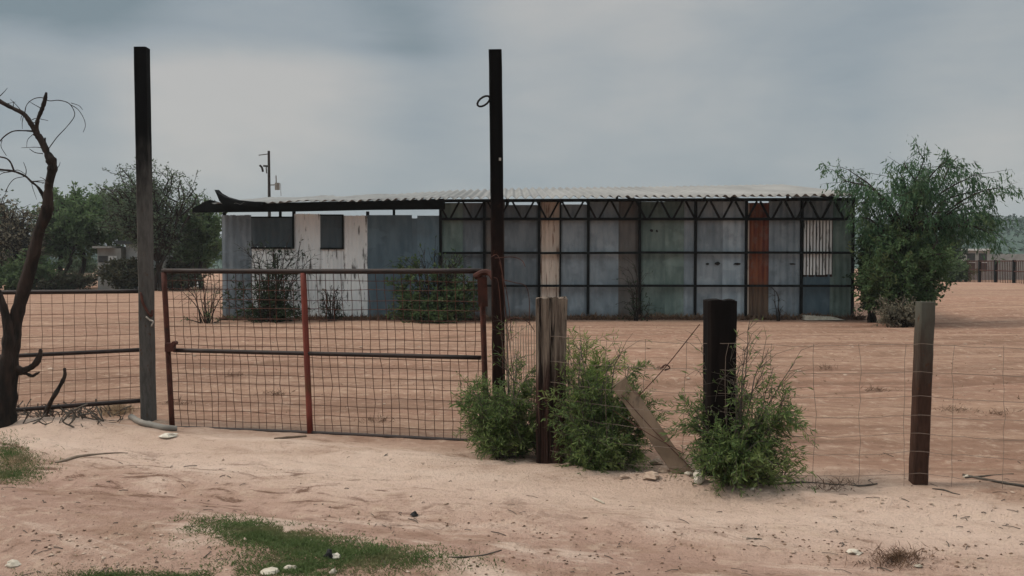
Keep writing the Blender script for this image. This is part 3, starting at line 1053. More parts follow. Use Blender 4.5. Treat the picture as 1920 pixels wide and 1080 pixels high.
LPY, RPY = 8.62, 7.7
gl = square_post('gate_post', 'tall square steel post, black above and worn grey below, left of the gate', at(266, 90, LPY), at(279, 798, LPY), 0.118, M['post_grey'])  # grey below is light painted into the colour, not wear
mb = MB()                                       # strap hinge wrapped on the post
mb.tube(curve([at(264, 548, LPY - .05), at(268, 568, LPY - .08), at(277, 585, LPY - .085), at(284, 592, LPY - .085), at(286, 582, LPY - .06)], 5), 0.014, 6)
mb.build('strap', M['rust_dark'], gl, smooth=True)
mb = MB()
mb.tube(curve([at(274, 594, LPY - .085), at(281, 600, LPY - .09), at(287, 603, LPY - .085), at(284, 612, LPY - .085)], 4), 0.008, 5)
mb.build('wire_tie', M['wire_pale'], gl, smooth=True)
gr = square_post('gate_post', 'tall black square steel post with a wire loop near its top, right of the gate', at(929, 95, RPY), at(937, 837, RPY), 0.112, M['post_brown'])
mb = MB()
lp = []
c = at(907, 191, RPY)
for k in range(15):
    an = 2 * math.pi * k / 14
    u, v = 0.062 * math.cos(an), 0.030 * math.sin(an)
    ca, sa = math.cos(R(35)), math.sin(R(35))
    lp.append((c.x + u * ca - v * sa, RPY - .03 - 0.02 * math.sin(an), c.z + u * sa + v * ca))
mb.tube(lp, 0.009, 6, cap=False)
mb.build('ring', M['black_steel'], gr, smooth=True)
mb = MB()
for zz in (300,):
    p = at(937, zz, RPY)
    mb.box(p.x - .006, p.x + .012, RPY - .066, RPY - .058, p.z - .012, p.z + .012)
mb.build('bolt', M['wire_pale'], gr)

# ------------------------------------------------------------------ the mesh gate
TL, BL = at(307, 508, 8.5), at(323, 802, 8.45)
TR, BR = at(903, 508, 7.88), at(913, 829, 7.83)
gate = empty('farm_gate', (TL + TR) / 2 * 0 + Vector(((BL.x + BR.x) / 2, (BL.y + BR.y) / 2, 0.0)),
             'rusty pipe framed gate with square wire mesh between the two tall posts', 'gate')


def gp(u, v):
    return (TL * (1 - u) + TR * u) * (1 - v) + (BL * (1 - u) + BR * u) * v


def pipe(name, a, b, r, mat, parent, n=10, sag=0.0, label=None):
    mb = MB()
    P = [a + (b - a) * (i / 8) + Vector((0, 0, -sag * math.sin(math.pi * i / 8))) for i in range(9)]
    mb.tube(P, r, n)
    o = mb.build(name, mat, parent, smooth=True)
    if label: o['label'] = label
    return o


pipe('top_rail', gp(-0.004, 0), gp(1.0, 0.0), 0.024, M['rail'], gate, sag=0.004)
pipe('bottom_rail', gp(0, 1), gp(1, 1), 0.020, M['rail'], gate, sag=-0.01)
pipe('middle_rail', gp(0.02, 0.505), gp(0.99, 0.507), 0.020, M['rail'], gate)
pipe('stile', gp(0, 0.01), gp(0, 1), 0.026, M['rust_dark'], gate)
pipe('stile', gp(1, 0.01), gp(1, 1), 0.026, M['rust_dark'], gate)
pipe('stile', gp(0.457, 0.012), gp(0.457, 0.995), 0.028, M['rust_red'], gate, label='red middle stile')
mb = MB()
p = at(318, 649, 8.42)
mb.box(p.x - .035, p.x + .05, p.y - .03, p.y + .03, p.z - .05, p.z + .03)
mb.tube([p + Vector((.05, -.035, .03)), p + Vector((.05, .035, .03))], 0.02, 8)
mb.build('latch', M['rust_dark'], gate)
mb = MB()                                                     # bent bracket over the hinge corner
mb.tube(curve([at(890, 519, 7.86), at(905, 511, 7.84), at(918, 512, 7.82), at(926, 522, 7.78)], 6), 0.028, 8)
mb.bar(at(904, 520, 7.84), at(906, 575, 7.83), 0.085, 0.02)
mb.tube([at(903, 568, 7.8), at(903, 592, 7.8)], 0.008, 6)
mb.build('hinge', M['rust_dark'], gate, smooth=False)
rs = np.random.RandomState(5)
mb = MB()
NV_, NH_ = 38, 17


def wob(): return Vector(rs.randn(3) * 0.004)


offs = rs.randn(NV_) * 0.0015
for i in range(1, NV_):
    u = i / NV_ + offs[i]
    if abs(u - 0.457) < 0.006: continue
    for v0, v1 in ((0.01, 0.5), (0.51, 0.992)):
        du = 0.004 if v0 > .3 else 0.0
        mb.tube([gp(u + du + rs.randn() * 0.0012, v0 + (v1 - v0) * k / 5) + wob() for k in range(6)], 0.0029, 4, cap=False)
for j in range(1, NH_):
    v = j / NH_ + (0.002 if j % 2 else -.002)
    if abs(v - 0.507) < 0.015: v += 0.02
    bulge = rs.randn(13) * 0.0025
    mb.tube([gp(0.005 + 0.99 * k / 12, v + bulge[k]) + Vector((0, -0.006, 0)) for k in range(13)], 0.0029, 4, cap=False)
mb.build('wire_mesh', M['wire'], gate)

# ------------------------------------------------------------------ left mesh fence panel
fp = empty('fence_panel', (-4.3, 8.75, 0), 'low black railed fence panel with square wire mesh between dead tree and left post', 'fence')
FTL, FBL = at(-70, 549, 8.65), at(-70, 776, 8.65)
FTR, FBR = at(263, 546, 8.78), at(266, 751, 8.78)


def fq(u, v):
    return (FTL * (1 - u) + FTR * u) * (1 - v) + (FBL * (1 - u) + FBR * u) * v


pipe('rail', fq(0, 0), fq(1, 0), 0.022, M['rail'], fp)
pipe('rail', fq(0, .54), fq(1, .535), 0.020, M['rail'], fp)
pipe('rail', fq(0, 1), fq(1, 1), 0.022, M['rail'], fp)
pipe('end_stile', fq(.998, 0), fq(.998, 1.16), 0.012, M['rail'], fp)
pipe('end_stile', fq(0.0, 0), fq(.0, 1.1), 0.02, M['rail'], fp)
mb = MB()
for i in range(1, 16):
    u = i / 16
    mb.tube([fq(u + rs.randn() * 0.001, k / 6 * 1.12) + wob() for k in range(7)], 0.0023, 4, cap=False)
for j in range(1, 12):
    v = j / 10.3
    mb.tube([fq(k / 8, v + rs.randn() * 0.002) for k in range(9)], 0.0023, 4, cap=False)
mb.build('wire_mesh', M['wire'], fp)

# ------------------------------------------------------------------ wooden and metal fence posts
def timber(name, label, pts, wx, wy, mat, seed, rag=0.02, ncirc=28, power=5.0):
    """old squared timber: superellipse section, split grain, broken top; pts = [(base), (top)]"""
    rs = np.random.RandomState(seed)
    a, b = Vector(pts[0]), Vector(pts[1])
    a.z -= 0.12
    N = 40
    V, Fc = [], []
    groove = rs.rand(ncirc) ** 3 * 0.012
    for i in range(N + 1):
        t = i / N
        c = a + (b - a) * t
        taper = 1 + 0.05 * (t - 0.5) * 2
        for j in range(ncirc):
            an = 2 * math.pi * j / ncirc
            cs_, sn = math.cos(an), math.sin(an)
            r = (abs(cs_) ** power + abs(sn) ** power) ** (-1 / power)
            g = groove[j] * (0.4 + 0.6 * math.sin(3 * t + j)) + 0.005 * fbm(np.array(j * 0.35), np.array(t * 6 + seed), 3) - groove[(j + 3) % ncirc] * 0.3
            x = cs_ * r * (wx / 2 * taper) - cs_ * g
            y = sn * r * (wy / 2 * taper) - sn * g
            z = 0.0
            if i == N: z = rag * (rs.rand() - 0.5) - rag * 0.4 * (abs(cs_) ** 4)
            V.append(c + Vector((x, y, z)))
    for i in range(N):
        for j in range(ncirc):
            j2 = (j + 1) % ncirc
            Fc.append((i * ncirc + j, i * ncirc + j2, (i + 1) * ncirc + j2, (i + 1) * ncirc + j))
    V.append(b + Vector((0, 0, -rag * .2)))
    for j in range(ncirc):
        Fc.append((N * ncirc + j, N * ncirc + (j + 1) % ncirc, len(V) - 1))
    o = mesh(name, V, Fc, mat, None, origin=Vector(pts[0]))
    return tag(o, label, 'post')


timber('wooden_post', 'thick weathered grey brown wooden post standing in the bush by the gate', (at(1031, 872, 7.0), at(1034, 558, 7.0)), 0.232, 0.22, M['old_wood'], 4, 0.03)
timber('wooden_post', 'thick black tarred wooden post rising from the lone green bush', (at(1347, 908, 6.4), at(1350, 562, 6.4)), 0.212, 0.20, M['tarred_wood'], 9, 0.012, power=7.0)
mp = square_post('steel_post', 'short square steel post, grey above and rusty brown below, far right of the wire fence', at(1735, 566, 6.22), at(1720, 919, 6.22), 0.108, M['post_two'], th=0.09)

# brace plank
a, b = at(1160, 716, 6.80), at(1310, 930, 6.36)
mb = MB()
t = (b - a).normalized()
pn = t.cross(Vector((0, 1, 0))).normalized()
V, Fc = [], []
for i in range(13):
    p = a + (b - a) * (i / 12)
    for u, v in ((-.064, -.022), (.064, -.022), (.064, .022), (-.064, .022)):
        V.append(p + pn * (u + 0.003 * rs.randn()) + Vector((0, v, 0)))
for i in range(12):
    for j in range(4):
        j2 = (j + 1) % 4
        Fc.append((4 * i + j, 4 * i + j2, 4 * i + 4 + j2, 4 * i + 4 + j))
Fc += [(3, 2, 1, 0), (48, 49, 50, 51)]
mb.add(V, Fc)
tag(mb.build('brace_plank', M['plank'], origin=(b.x, b.y, 0)), 'brown plank leaning as a brace between the two wooden posts', 'plank')

# ------------------------------------------------------------------ woven wire fence
wf = empty('wire_fence', (1.5, 6.5, 0), 'sagging thin woven wire fence strung between the short posts', 'fence')
posts_w = [(0.30, 6.88), (1.50, 6.29), (2.85, 6.16), (4.3, 5.95)]


def wpos(s):
    k = min(int(s), 2)
    f_ = s - k
    (x0, y0), (x1, y1) = posts_w[k], posts_w[k + 1]
    return x0 + (x1 - x0) * f_, y0 + (y1 - y0) * f_


for hz in (1.02, 0.83, 0.66, 0.53, 0.40, 0.27, 0.12):
    mb = MB()
    P = []
    for k in range(61):
        s = 3 * k / 60
        x, y = wpos(s)
        sag = 0.03 * math.sin(math.pi * (s % 1)) * (1.5 - hz)
        P.append((x, y + rs.randn() * .003, hz - sag + 0.012 * fbm(np.array(s * 5), np.array(hz * 9), 2) + 0.002 * rs.randn()))
    mb.tube(P, 0.0017, 4, cap=False)
    mb.build('horizontal_wire', M['wire_grey'], wf)
k = 0
s = 0.12
while s < 3:
    x, y = wpos(s)
    mb = MB()
    P = [(x + 0.03 * fbm(np.array(s * 7 + q * .1), np.array(q * 0.6), 2), y, 0.03 + 0.99 * q / 10) for q in range(11)]
    mb.tube(P, 0.0017, 4, cap=False)
    mb.build('stay_wire', M['wire_grey'], wf)
    s += 0.225
mb = MB()
P = curve([at(1198, 742, 6.7), at(1248, 688, 6.6), at(1312, 608, 6.45)], 6)
mb.tube(P, 0.0036, 5)
mb.tube(curve([at(1238, 692, 6.6), at(1248, 684, 6.58), at(1256, 690, 6.6), at(1246, 694, 6.6)], 3), 0.006, 5)
mb.build('tension_wire', M['wire'], wf)
for q0, q1 in (((1165, 740), (1298, 880)), ((1150, 770), (1282, 850)), ((1180, 725), (1200, 742))):
    mb = MB()
    mb.tube(curve([at(*q0, 6.68), at((q0[0] + q1[0]) / 2, (q0[1] + q1[1]) / 2 + 3, 6.52), at(*q1, 6.42)], 5), 0.003, 4)
    mb.build('tie_wire', M['wire'], wf)

# close vertical wires and a loose bundle between the gate post and the grey wooden post
wb = empty('wire_netting', (0.1, 7.3, 0), 'crumpled upright strands of wire netting between the black gate post and grey wooden post', 'wire')
for k in range(13):
    mb = MB()
    x0 = 947 + k * 4.9
    Y = 7.45 - k * 0.02
    t0 = 603 + 10 * rs.rand()
    P = [at(x0 + 6 * (q / 6) ** 1.5 * (1 - k / 16) + rs.randn() * 0.7, t0 + (800 - t0) * q / 6, Y) for q in range(7)]
    mb.tube(P, 0.0032, 4, cap=False)
    mb.build('strand', M['dead_wood'], wb)
for pts in ([(921, 482), (932, 478), (940, 500), (946, 560), (950, 640), (953, 720)], [(926, 520), (934, 530), (940, 600), (943, 700)],
            [(928, 484), (960, 482), (978, 488), (985, 500)], [(944, 525), (965, 530), (985, 536), (992, 560), (993, 610)], [(936, 490), (952, 560), (960, 640)],
            [(950, 600), (970, 596), (990, 604), (1003, 622)], [(941, 515), (948, 580), (956, 650), (962, 700)]):
    mb = MB()
    mb.tube(curve([at(a, b, 7.55 + 0.02 * rs.randn()) for a, b in pts], 6), 0.0035, 5, cap=False)
    mb.build('strand', M['wire'], wb)

# ------------------------------------------------------------------ dead tree at the left edge
DY = 8.25
k_m = DY / F
dt = empty('dead_tree', at(18, 800, DY), 'bare crooked dead tree with dark bark at the left edge', 'tree')


def wood(parent, name, pts, mat, n=8, seg=5, dy=0.0, lump=0.085):
    P = curve([at(a, b, DY + dy + (c[1] if isinstance(c, tuple) else 0)) for a, b, c in pts], seg)
    wd = [(c[0] if isinstance(c, tuple) else c) for a, b, c in pts]
    rr_ = np.interp(np.linspace(0, len(pts) - 1, len(P)), range(len(pts)), wd) * k_m / 2
    rr_ = rr_ * (1 + lump * rs.randn(len(P)))
    mb = MB()
    mb.tube(P, list(rr_), n)
    return mb.build(name, mat, parent, smooth=True)


wood(dt, 'trunk', [(8, 830, 42), (13, 780, 35), (17, 720, 31), (23, 650, 28), (31, 595, 26), (47, 535, 24), (62, 482, 22), (73, 435, 21), (88, 395, 24), (90, 372, 18),
                   (92, 345, 15), (98, 318, 17), (97, 304, 20), (88, 286, 13), (78, 264, 12), (68, 250, 11)], M['bark_dark'], 10)
wood(dt, 'trunk', [(4, 830, 34), (6, 740, 28), (14, 665, 24), (16, 620, 18), (6, 575, 14), (-8, 540, 12), (-30, 500, 9)], M['bark_dark'], 9, dy=-.06)
wood(dt, 'branch', [(70, 252, 11), (58, 232, 9), (45, 214, 9), (24, 203, 7), (0, 190, 8), (-30, 170, 6)], M['bark_dark'])
wood(dt, 'branch', [(70, 252, 10), (69, 238, 7), (71, 224, 7), (79, 204, 7), (84, 188, 8), (87, 173, 4)], M['bark_dark'])
wood(dt, 'branch', [(82, 280, 6), (83, 268, 5), (85, 258, 3)], M['bark_dark'], 6)
wood(dt, 'branch', [(84, 372, 8), (72, 352, 5), (58, 340, 4), (47, 330, 4), (25, 321, 4), (0, 318, 4), (-20, 314, 3)], M['bark_dark'], 6)
wood(dt, 'branch', [(26, 320, 4), (20, 305, 3), (12, 297, 3), (0, 294, 3)], M['bark_dark'], 5)
wood(dt, 'branch', [(62, 246, 4), (45, 245, 2.5), (25, 246, 2.5), (8, 256, 2.5), (-6, 272, 2)], M['bark_dark'], 5)
wood(dt, 'branch', [(97, 305, 7), (103, 297, 6), (101, 318, 9)], M['bark_dark'], 6)
for pts in ([(46, 214, 2), (50, 197, 1.6), (62, 186, 1.5), (78, 183, 1.6), (92, 189, 1.6), (110, 188, 1.6), (128, 193, 1.5), (138, 206, 1.5), (139, 219, 1.5), (125, 238, 1.5),
             (108, 256, 1.6), (96, 272, 1.8), (88, 283, 2)], [(130, 195, 1.4), (146, 205, 1.2), (157, 222, 1.1), (160, 236, 1), (156, 248, .9)],
            [(133, 193, 1.2), (148, 198, 1), (155, 206, .9)], [(60, 225, 1.6), (68, 222, 1.4), (90, 226, .9)], [(25, 203, 2), (25, 196, 1.4), (26, 190, 1)],
            [(80, 288, 2), (66, 286, 1.5), (55, 279, 1)], [(48, 330, 2), (49, 318, 1.4), (44, 304, 1)], [(82, 278, 1.6), (68, 276, 1.2), (40, 277, .8)],
            [(0, 180, 2), (8, 172, 1.2), (14, 165, .8)], [(104, 318, 1.6), (110, 312, 1.2), (113, 304, .8)], [(10, 360, 1.6), (18, 345, 1.4), (28, 335, 1.2), (46, 331, 1.4)],
            [(82, 362, 1.4), (90, 352, 1.2), (96, 340, .8)], [(64, 250, 1.4), (52, 262, 1.1), (50, 276, .7)], [(4, 262, 1.4), (2, 275, 1.2), (12, 292, .9)]):
    wood(dt, 'twig', pts, M['bark_dark'], 4, 5, dy=0.03)
rt = np.random.RandomState(12)
for k in range(26):                                     # fine dead twigs along the upper limbs
    a_, b_ = [(45, 214), (70, 230), (85, 285), (97, 308), (92, 345), (60, 340), (25, 321), (88, 395), (73, 435), (10, 197), (79, 204), (62, 482)][rt.randint(12)]
    ang, L = rt.rand() * 6.28, 14 + 30 * rt.rand()
    dx, dy_ = math.cos(ang) * L, math.sin(ang) * L * 0.8
    wood(dt, 'twig', [(a_, b_, 1.8), (a_ + dx * .5 + rt.randn() * 3, b_ + dy_ * .5 + rt.randn() * 3, 1.2), (a_ + dx, b_ + dy_, 0.7)], M['bark_dark'], 4, 4, dy=0.06 * rt.randn())
wood(dt, 'broken_stub', [(28, 690, 18), (42, 694, 11), (56, 690, 11), (68, 680, 12), (75, 664, 9), (76, 654, 5)], M['bark_dark'], 7)
wood(dt, 'broken_stub', [(34, 700, 8), (48, 700, 7), (60, 705, 6), (68, 701, 5), (74, 698, 3)], M['bark_dark'], 6)


def stick(name, label, pts, mat, cat='stick', seg=5, n=6, group=None):
    """pts: (px, py, Y or None for on the ground, width px)"""
    P, rr_ = [], []
    Q = []
    for a, b, Y, wd in pts:
        p = ground_at(a, b) if Y is None else at(a, b, Y)
        r_ = wd * p.y / F / 2
        if Y is None: p.z += r_ * 0.7
        Q.append(p); rr_.append(r_)
    P = curve(Q, seg)
    rad = np.interp(np.linspace(0, len(Q) - 1, len(P)), range(len(Q)), rr_) * (1 + 0.06 * rs.randn(len(P)))
    mb = MB()
    mb.tube(P, list(rad), n)
    return tag(mb.build(name, mat, None, origin=Q[0], smooth=True), label, cat, group)


stick('dead_branch', 'short dark broken branch sticking up in front of the left fence panel', [(84, 782, None, 9), (96, 752, 8.2, 8), (110, 728, 8.2, 8), (121, 706, 8.2, 7), (121, 690, 8.2, 6)], M['bark_dark'], 'branch')
stick('steel_pipe', 'grey bent pipe lying at the foot of the left gate post', [(246, 786, None, 12), (262, 795, None, 12), (285, 802, None, 13), (310, 807, None, 13), (330, 808, None, 12)], M['pipe'], 'pipe', n=8)
stick('fallen_stick', 'long thin stick lying beside the grass at the left edge', [(103, 868, None, 4), (118, 866, None, 6), (145, 858, None, 6), (180, 853, None, 4), (215, 850, None, 3), (240, 850, None, 2)], M['dead_wood'])
stick('fallen_stick', 'dark forked stick lying at the right edge beyond the steel post', [(1806, 893, None, 5), (1840, 899, None, 5), (1880, 907, None, 6), (1930, 915, None, 6)], M['bark_grey'])
stick('fallen_stick', 'thin upper stick crossing the dark one at the right edge', [(1810, 897, None, 4), (1850, 893, None, 3), (1900, 889, None, 2)], M['bark_grey'])
stick('fallen_stick', 'thin crooked stick right of the black wooden post on the fence line', [(1440, 909, None, 4), (1500, 906, None, 4), (1560, 909, None, 3), (1610, 912, None, 4), (1645, 908, None, 3)], M['bark_grey'])
stick('fallen_stick', 'short dark root piece just right of the steel post', [(1748, 917, None, 2), (1770, 920, None, 4), (1785, 925, None, 3), (1800, 928, None, 2)], M['bark_grey'])
stick('wood_scrap', 'pinkish splinter of wood below the gate bottom rail', [(515, 825, None, 3), (540, 822, None, 5), (575, 819, None, 4)], M['plank'], 'wood scrap')
stick('wood_scrap', 'small pale splinter lying alone on the middle of the road', [(1112, 935, None, 4), (1122, 940, None, 5), (1133, 945, None, 3)], M['stone_pale'], 'wood scrap')
stick('fallen_stick', 'dark crack-like root across the lower middle of the road', [(838, 1045, None, 2), (870, 1046, None, 4), (905, 1042, None, 3), (940, 1032, None, 2)], M['bark_grey'])

# ------------------------------------------------------------------ stones
def stone(label, px, py, wpx, hpx, mat, seed, group=None, dpt=0.8):
    rs_ = np.random.RandomState(seed)
    p = ground_at(px, py)
    rx, rz = wpx * p.y / F / 2, hpx * p.y / F / 2
    V, Fc = [], []
    NU, NVV = 9, 6
    k1, k2 = rs_.randn(3), rs_.randn(3)
    for i in range(NVV + 1):
        th = math.pi * i / NVV
        for j in range(NU):
            ph = 2 * math.pi * j / NU
            d = np.array([math.sin(th) * math.cos(ph), math.sin(th) * math.sin(ph), math.cos(th)])
            m = 1 + 0.18 * math.sin(2.3 * d @ k1 + 1) + 0.15 * math.sin(3.7 * d @ k2) + 0.11 * rs_.randn() * (0 < i < NVV)
            V.append((p.x + d[0] * rx * m, p.y + d[1] * rx * dpt * m, p.z + rz * 0.35 + d[2] * rz * m * (1.0 if d[2] > 0 else .6)))
    for i in range(NVV):
        for j in range(NU):
            j2 = (j + 1) % NU
            Fc.append((i * NU + j, (i + 1) * NU + j, (i + 1) * NU + j2, i * NU + j2))
    o = mesh('stone', V, Fc, mat, None, origin=p, smooth=False)
    bv = o.modifiers.new('worn', 'BEVEL'); bv.width = rx * 0.12; bv.segments = 2; bv.limit_method = 'ANGLE'; bv.angle_limit = R(12)
    return tag(o, label, 'stone', group)


GS = 'loose stones on the ground'
stone('flat white stone beside the pipe at the left end of the gate', 317, 819, 36, 11, M['stone_white'], 1, GS)
stone('small black stone alone on the pale road', 777, 967, 15, 12, M['stone_black'], 2, GS)
stone('black stone standing in the roadside grass beside a white pebble', 617, 1046, 19, 24, M['stone_black'], 3, GS)
stone('round white pebble leaning on the black stone in the grass', 630, 1046, 18, 13, M['stone_white'], 4, GS)
stone('greenish pale stone at the bottom of the grass, leftmost of three', 507, 1075, 34, 18, M['stone_pale'], 5, GS)
stone('pale rounded stone at the bottom of the grass, middle of three', 546, 1070, 25, 14, M['stone_pale'], 6, GS)
stone('pale stone below the black stone in the grass, rightmost of three', 625, 1075, 16, 12, M['stone_pale'], 7, GS)
stone('pale flat stone lying in dark crumbs at the lower right', 1602, 1037, 26, 10, M['stone_pale'], 8, GS)
stone('pale stone in the crumbs near the bottom right', 1722, 1062, 14, 9, M['stone_pale'], 9, GS)
stone('small pale stone on the road below the black wooden post', 1411, 926, 11, 7, M['stone_pale'], 10, GS)
stone('white stone where the two dark sticks meet at the right', 1812, 896, 12, 8, M['stone_pale'], 11, GS)
stone('pale chunk of rubble behind the top of the brace plank', 1171, 797, 20, 34, M['stone_white'], 12, GS)
stone('pale broken lump at the foot of the black wooden post beside the plank', 1312, 900, 22, 30, M['stone_white'], 13, GS)
stone('largest earthy rock of the pile left of the brace plank', 1222, 896, 40, 17, M['stone_earth'], 14, GS)
stone('pale earthy rock on the pile left of the brace plank', 1248, 886, 26, 15, M['stone_earth'], 15, GS)
stone('small rock at the left end of the pile under the bush', 1170, 897, 20, 9, M['stone_earth'], 16, GS)
stone('upper rock of the pile right beside the brace plank', 1230, 870, 24, 14, M['stone_earth'], 17, GS)
stone('small pale stone at the lower end of the brace plank', 1291, 908, 14, 9, M['stone_pale'], 18, GS)
stone('earthy stone at the foot of the grey wooden post', 1064, 874, 16, 10, M['stone_earth'], 19, GS)
stone('pale stone lying at the left bottom corner of the road', 24, 1060, 30, 12, M['stone_pale'], 20, GS)
stone('flat earthy stone before the bush left of the grey post', 934, 858, 18, 6, M['stone_pale'], 21, GS)

# gravel and crumbs
rsg = np.random.RandomState(21)
ICO_V = np.array([(0, 0, 1), (.9, 0, .2), (.3, .85, .2), (-.7, .5, .2), (-.7, -.5, .2), (.3, -.85, .2), (0, 0, -.5)])
ICO_F = [(0, 1, 2), (0, 2, 3), (0, 3, 4), (0, 4, 5), (0, 5, 1), (6, 2, 1), (6, 3, 2), (6, 4, 3), (6, 5, 4), (6, 1, 5)]


def crumbs(name, label, n, gen, size, mat, cat='gravel'):
    V, Fc = [], []
    for _ in range(n):
        x, y = gen()
        s = size * (0.22 + rsg.rand() ** 4 * 1.9)
        an = rsg.rand() * 6.28
        M2 = np.array([[math.cos(an), -math.sin(an), 0], [math.sin(an), math.cos(an), 0], [0, 0, 0.6]])
        v = (ICO_V + rsg.randn(7, 3) * 0.22) @ M2.T * s
        k = len(V)
        V += (v + np.array([x, y, h(x, y) + s * 0.12])).tolist()
        Fc += [tuple(i + k for i in f) for f in ICO_F]
    o = mesh(name, V, Fc, mat)
    return tag(o, label, cat, kind='stuff')


def gpix(x0, x1, y0, y1):
    def g():
        p = ground_at(x0 + (x1 - x0) * rsg.rand(), y0 + (y1 - y0) * rsg.rand())
        return p.x, p.y
    return g


def gmix(lst):
    gs = [gpix(*q) for q in lst]
    return lambda: gs[rsg.randint(len(gs))]()


crumbs('gravel', 'dark brown crumbs of soil strewn over the road', 1500,
       gmix([(960, 1900, 985, 1060), (960, 1500, 985, 1010), (1640, 1860, 1020, 1070), (1480, 1640, 1010, 1060), (500, 960, 960, 1030), (20, 340, 1000, 1070), (60, 420, 920, 1010), (0, 1920, 860, 1085), (860, 1400, 1020, 1080)]),
       0.0062, M['litter'])
crumbs('gravel', 'pale pebbles scattered over the road', 800,
       gmix([(0, 1920, 850, 1085), (60, 480, 1000, 1070), (1450, 1900, 900, 960), (1160, 1300, 868, 905)]), 0.009, M['stone_earth'])
crumbs('gravel', 'dry clods scattered over the yard', 350, lambda: (rsg.rand() * 22 - 10, 9.5 + 14 * rsg.rand()), 0.022, M['stone_earth'])

# ------------------------------------------------------------------ grass
def blades(n, gen, hgt, wd, mat, name, label, cat, lean=0.7, seed=3):
    r = np.random.RandomState(seed)
    pos = gen if isinstance(gen, np.ndarray) else np.array([gen() for _ in range(n)])
    n = len(pos)
    z = H(pos[:, 0], pos[:, 1])
    b = np.column_stack([pos, z - 0.003])
    dr = np.column_stack([r.randn(n) * lean, r.randn(n) * lean, np.ones(n)])
    ln = hgt * (0.35 + r.rand(n)) * (1 + 0.6 * fbm(pos[:, 0] * 4, pos[:, 1] * 4, 2))
    V, Fc = leaves(b, dr, ln, wd * (0.6 + 0.8 * r.rand(n)), r)
    o = mesh(name, V, Fc, mat)
    return tag(o, label, cat, kind='stuff')


def patch(n, ells, seed, thin=0.0):
    """ground points under soft-edged patches: (px, py, rx, ry, tilt in degrees)"""
    r = np.random.RandomState(seed)
    out_ = []
    while sum(map(len, out_)) < n:
        cx, cy, rx, ry, ti = ells[r.randint(len(ells))]
        m = 4000
        q = np.abs(r.randn(m)) * 0.52
        a = r.rand(m) * 6.283
        u, v = rx * q * np.cos(a) * 1.15, ry * q * np.sin(a) * 1.15
        c, s_ = math.cos(R(ti)), math.sin(R(ti))
        X, Y_ = cx + u * c - v * s_ * rx / ry * 0, cy + v + u * math.tan(R(ti))
        Y_ = np.maximum(Y_, 700)
        Yd = CAMZ * F / (Y_ - 490)
        x = (X - 960) / F * Yd
        nz = fbm(x * 3.0, Yd * 3.0, 3) + 0.5 * vnoise(x * 17, Yd * 17)
        keep = (nz > -0.50 + thin + 0.55 * np.maximum(q - 0.30, 0)) & (r.rand(m) < 1.25 - 0.45 * q)
        out_.append(np.column_stack([x, Yd])[keep])
    return np.concatenate(out_)[:n]


blades(0, patch(36000, [(600, 1040, 270, 50, 6), (480, 1008, 140, 30, 6), (720, 1060, 210, 34, 4), (560, 1072, 210, 32, 0)], 1), 0.026, 0.0045,
       M['grass'], 'grass', 'low green grass growing on the middle of the road', 'grass', 1.2, 3)
blades(0, patch(7500, [(12, 858, 75, 28, 4), (10, 884, 80, 16, 0)], 2), 0.028, 0.005, M['grass'], 'grass', 'small green grass patch at the left edge', 'grass', 1.2, 4)
blades(0, patch(6500, [(200, 1076, 180, 14, 2), (330, 1084, 150, 12, 0)], 3), 0.016, 0.0042, M['grass'], 'grass', 'thin green growth along the bottom left corner', 'grass', 1.2, 5)
blades(0, patch(1300, [(600, 1042, 260, 46, 6), (480, 1010, 140, 30, 6), (20, 868, 90, 34, 4), (240, 1076, 190, 14, 0)], 13), 0.045, 0.003, M['straw'], 'dry_grass', 'dry straw mixed into the roadside grass', 'dry grass', 1.4, 13)
mb = MB()
for k in range(220):
    cx, cy = rsg.rand() * 1920, 845 + rsg.rand() ** 0.8 * 240
    p = ground_at(cx, cy)
    an, L = rsg.rand() * 6.28, 0.02 + 0.09 * rsg.rand() ** 3
    q = p + Vector((math.cos(an) * L, math.sin(an) * L, 0))
    q.z = h(q.x, q.y) + 0.004
    p.z += 0.003
    mb.tube([p, (p + q) / 2 + Vector((rsg.randn() * .004, rsg.randn() * .004, 0.004)), q], 0.0012 + 0.0018 * rsg.rand(), 4)
tag(mb.build('twig_litter', M['bark_grey']), 'small broken twigs littering the dirt road', 'twigs', kind='stuff')
blades(0, patch(1100, [(170, 776, 90, 12, 0), (60, 780, 70, 14, 0), (215, 778, 40, 10, 0)], 6), 0.09, 0.006, M['straw'], 'dry_grass', 'dry straw at the foot of the left fence panel', 'dry grass', 0.9, 6)
blades(0, patch(600, [(1575, 905, 40, 12, 0), (1500, 905, 60, 8, 0), (1830, 905, 90, 12, 0), (1690, 1042, 70, 14, 0)], 7), 0.06, 0.004, M['litter'], 'dry_grass', 'thin dry weeds along the wire fence foot', 'dry grass', 1.0, 7)
blades(5200, lambda: (rsg.rand() * 17.6 - 8.0, 24.02 + 0.45 * rsg.rand() ** 1.5 + 0.0), 0.17, 0.035, M['litter'], 'dry_weeds', 'brown dry weeds and litter along the foot of the shed', 'dry weeds', 1.0, 8)
blades(1500, lambda: (rsg.rand() * 24 - 11, 9.0 + 13 * rsg.rand()), 0.035, 0.008, M['litter'], 'dry_weeds', 'sparse dry bits strewn over the bare yard', 'dry weeds', 1.2, 9)

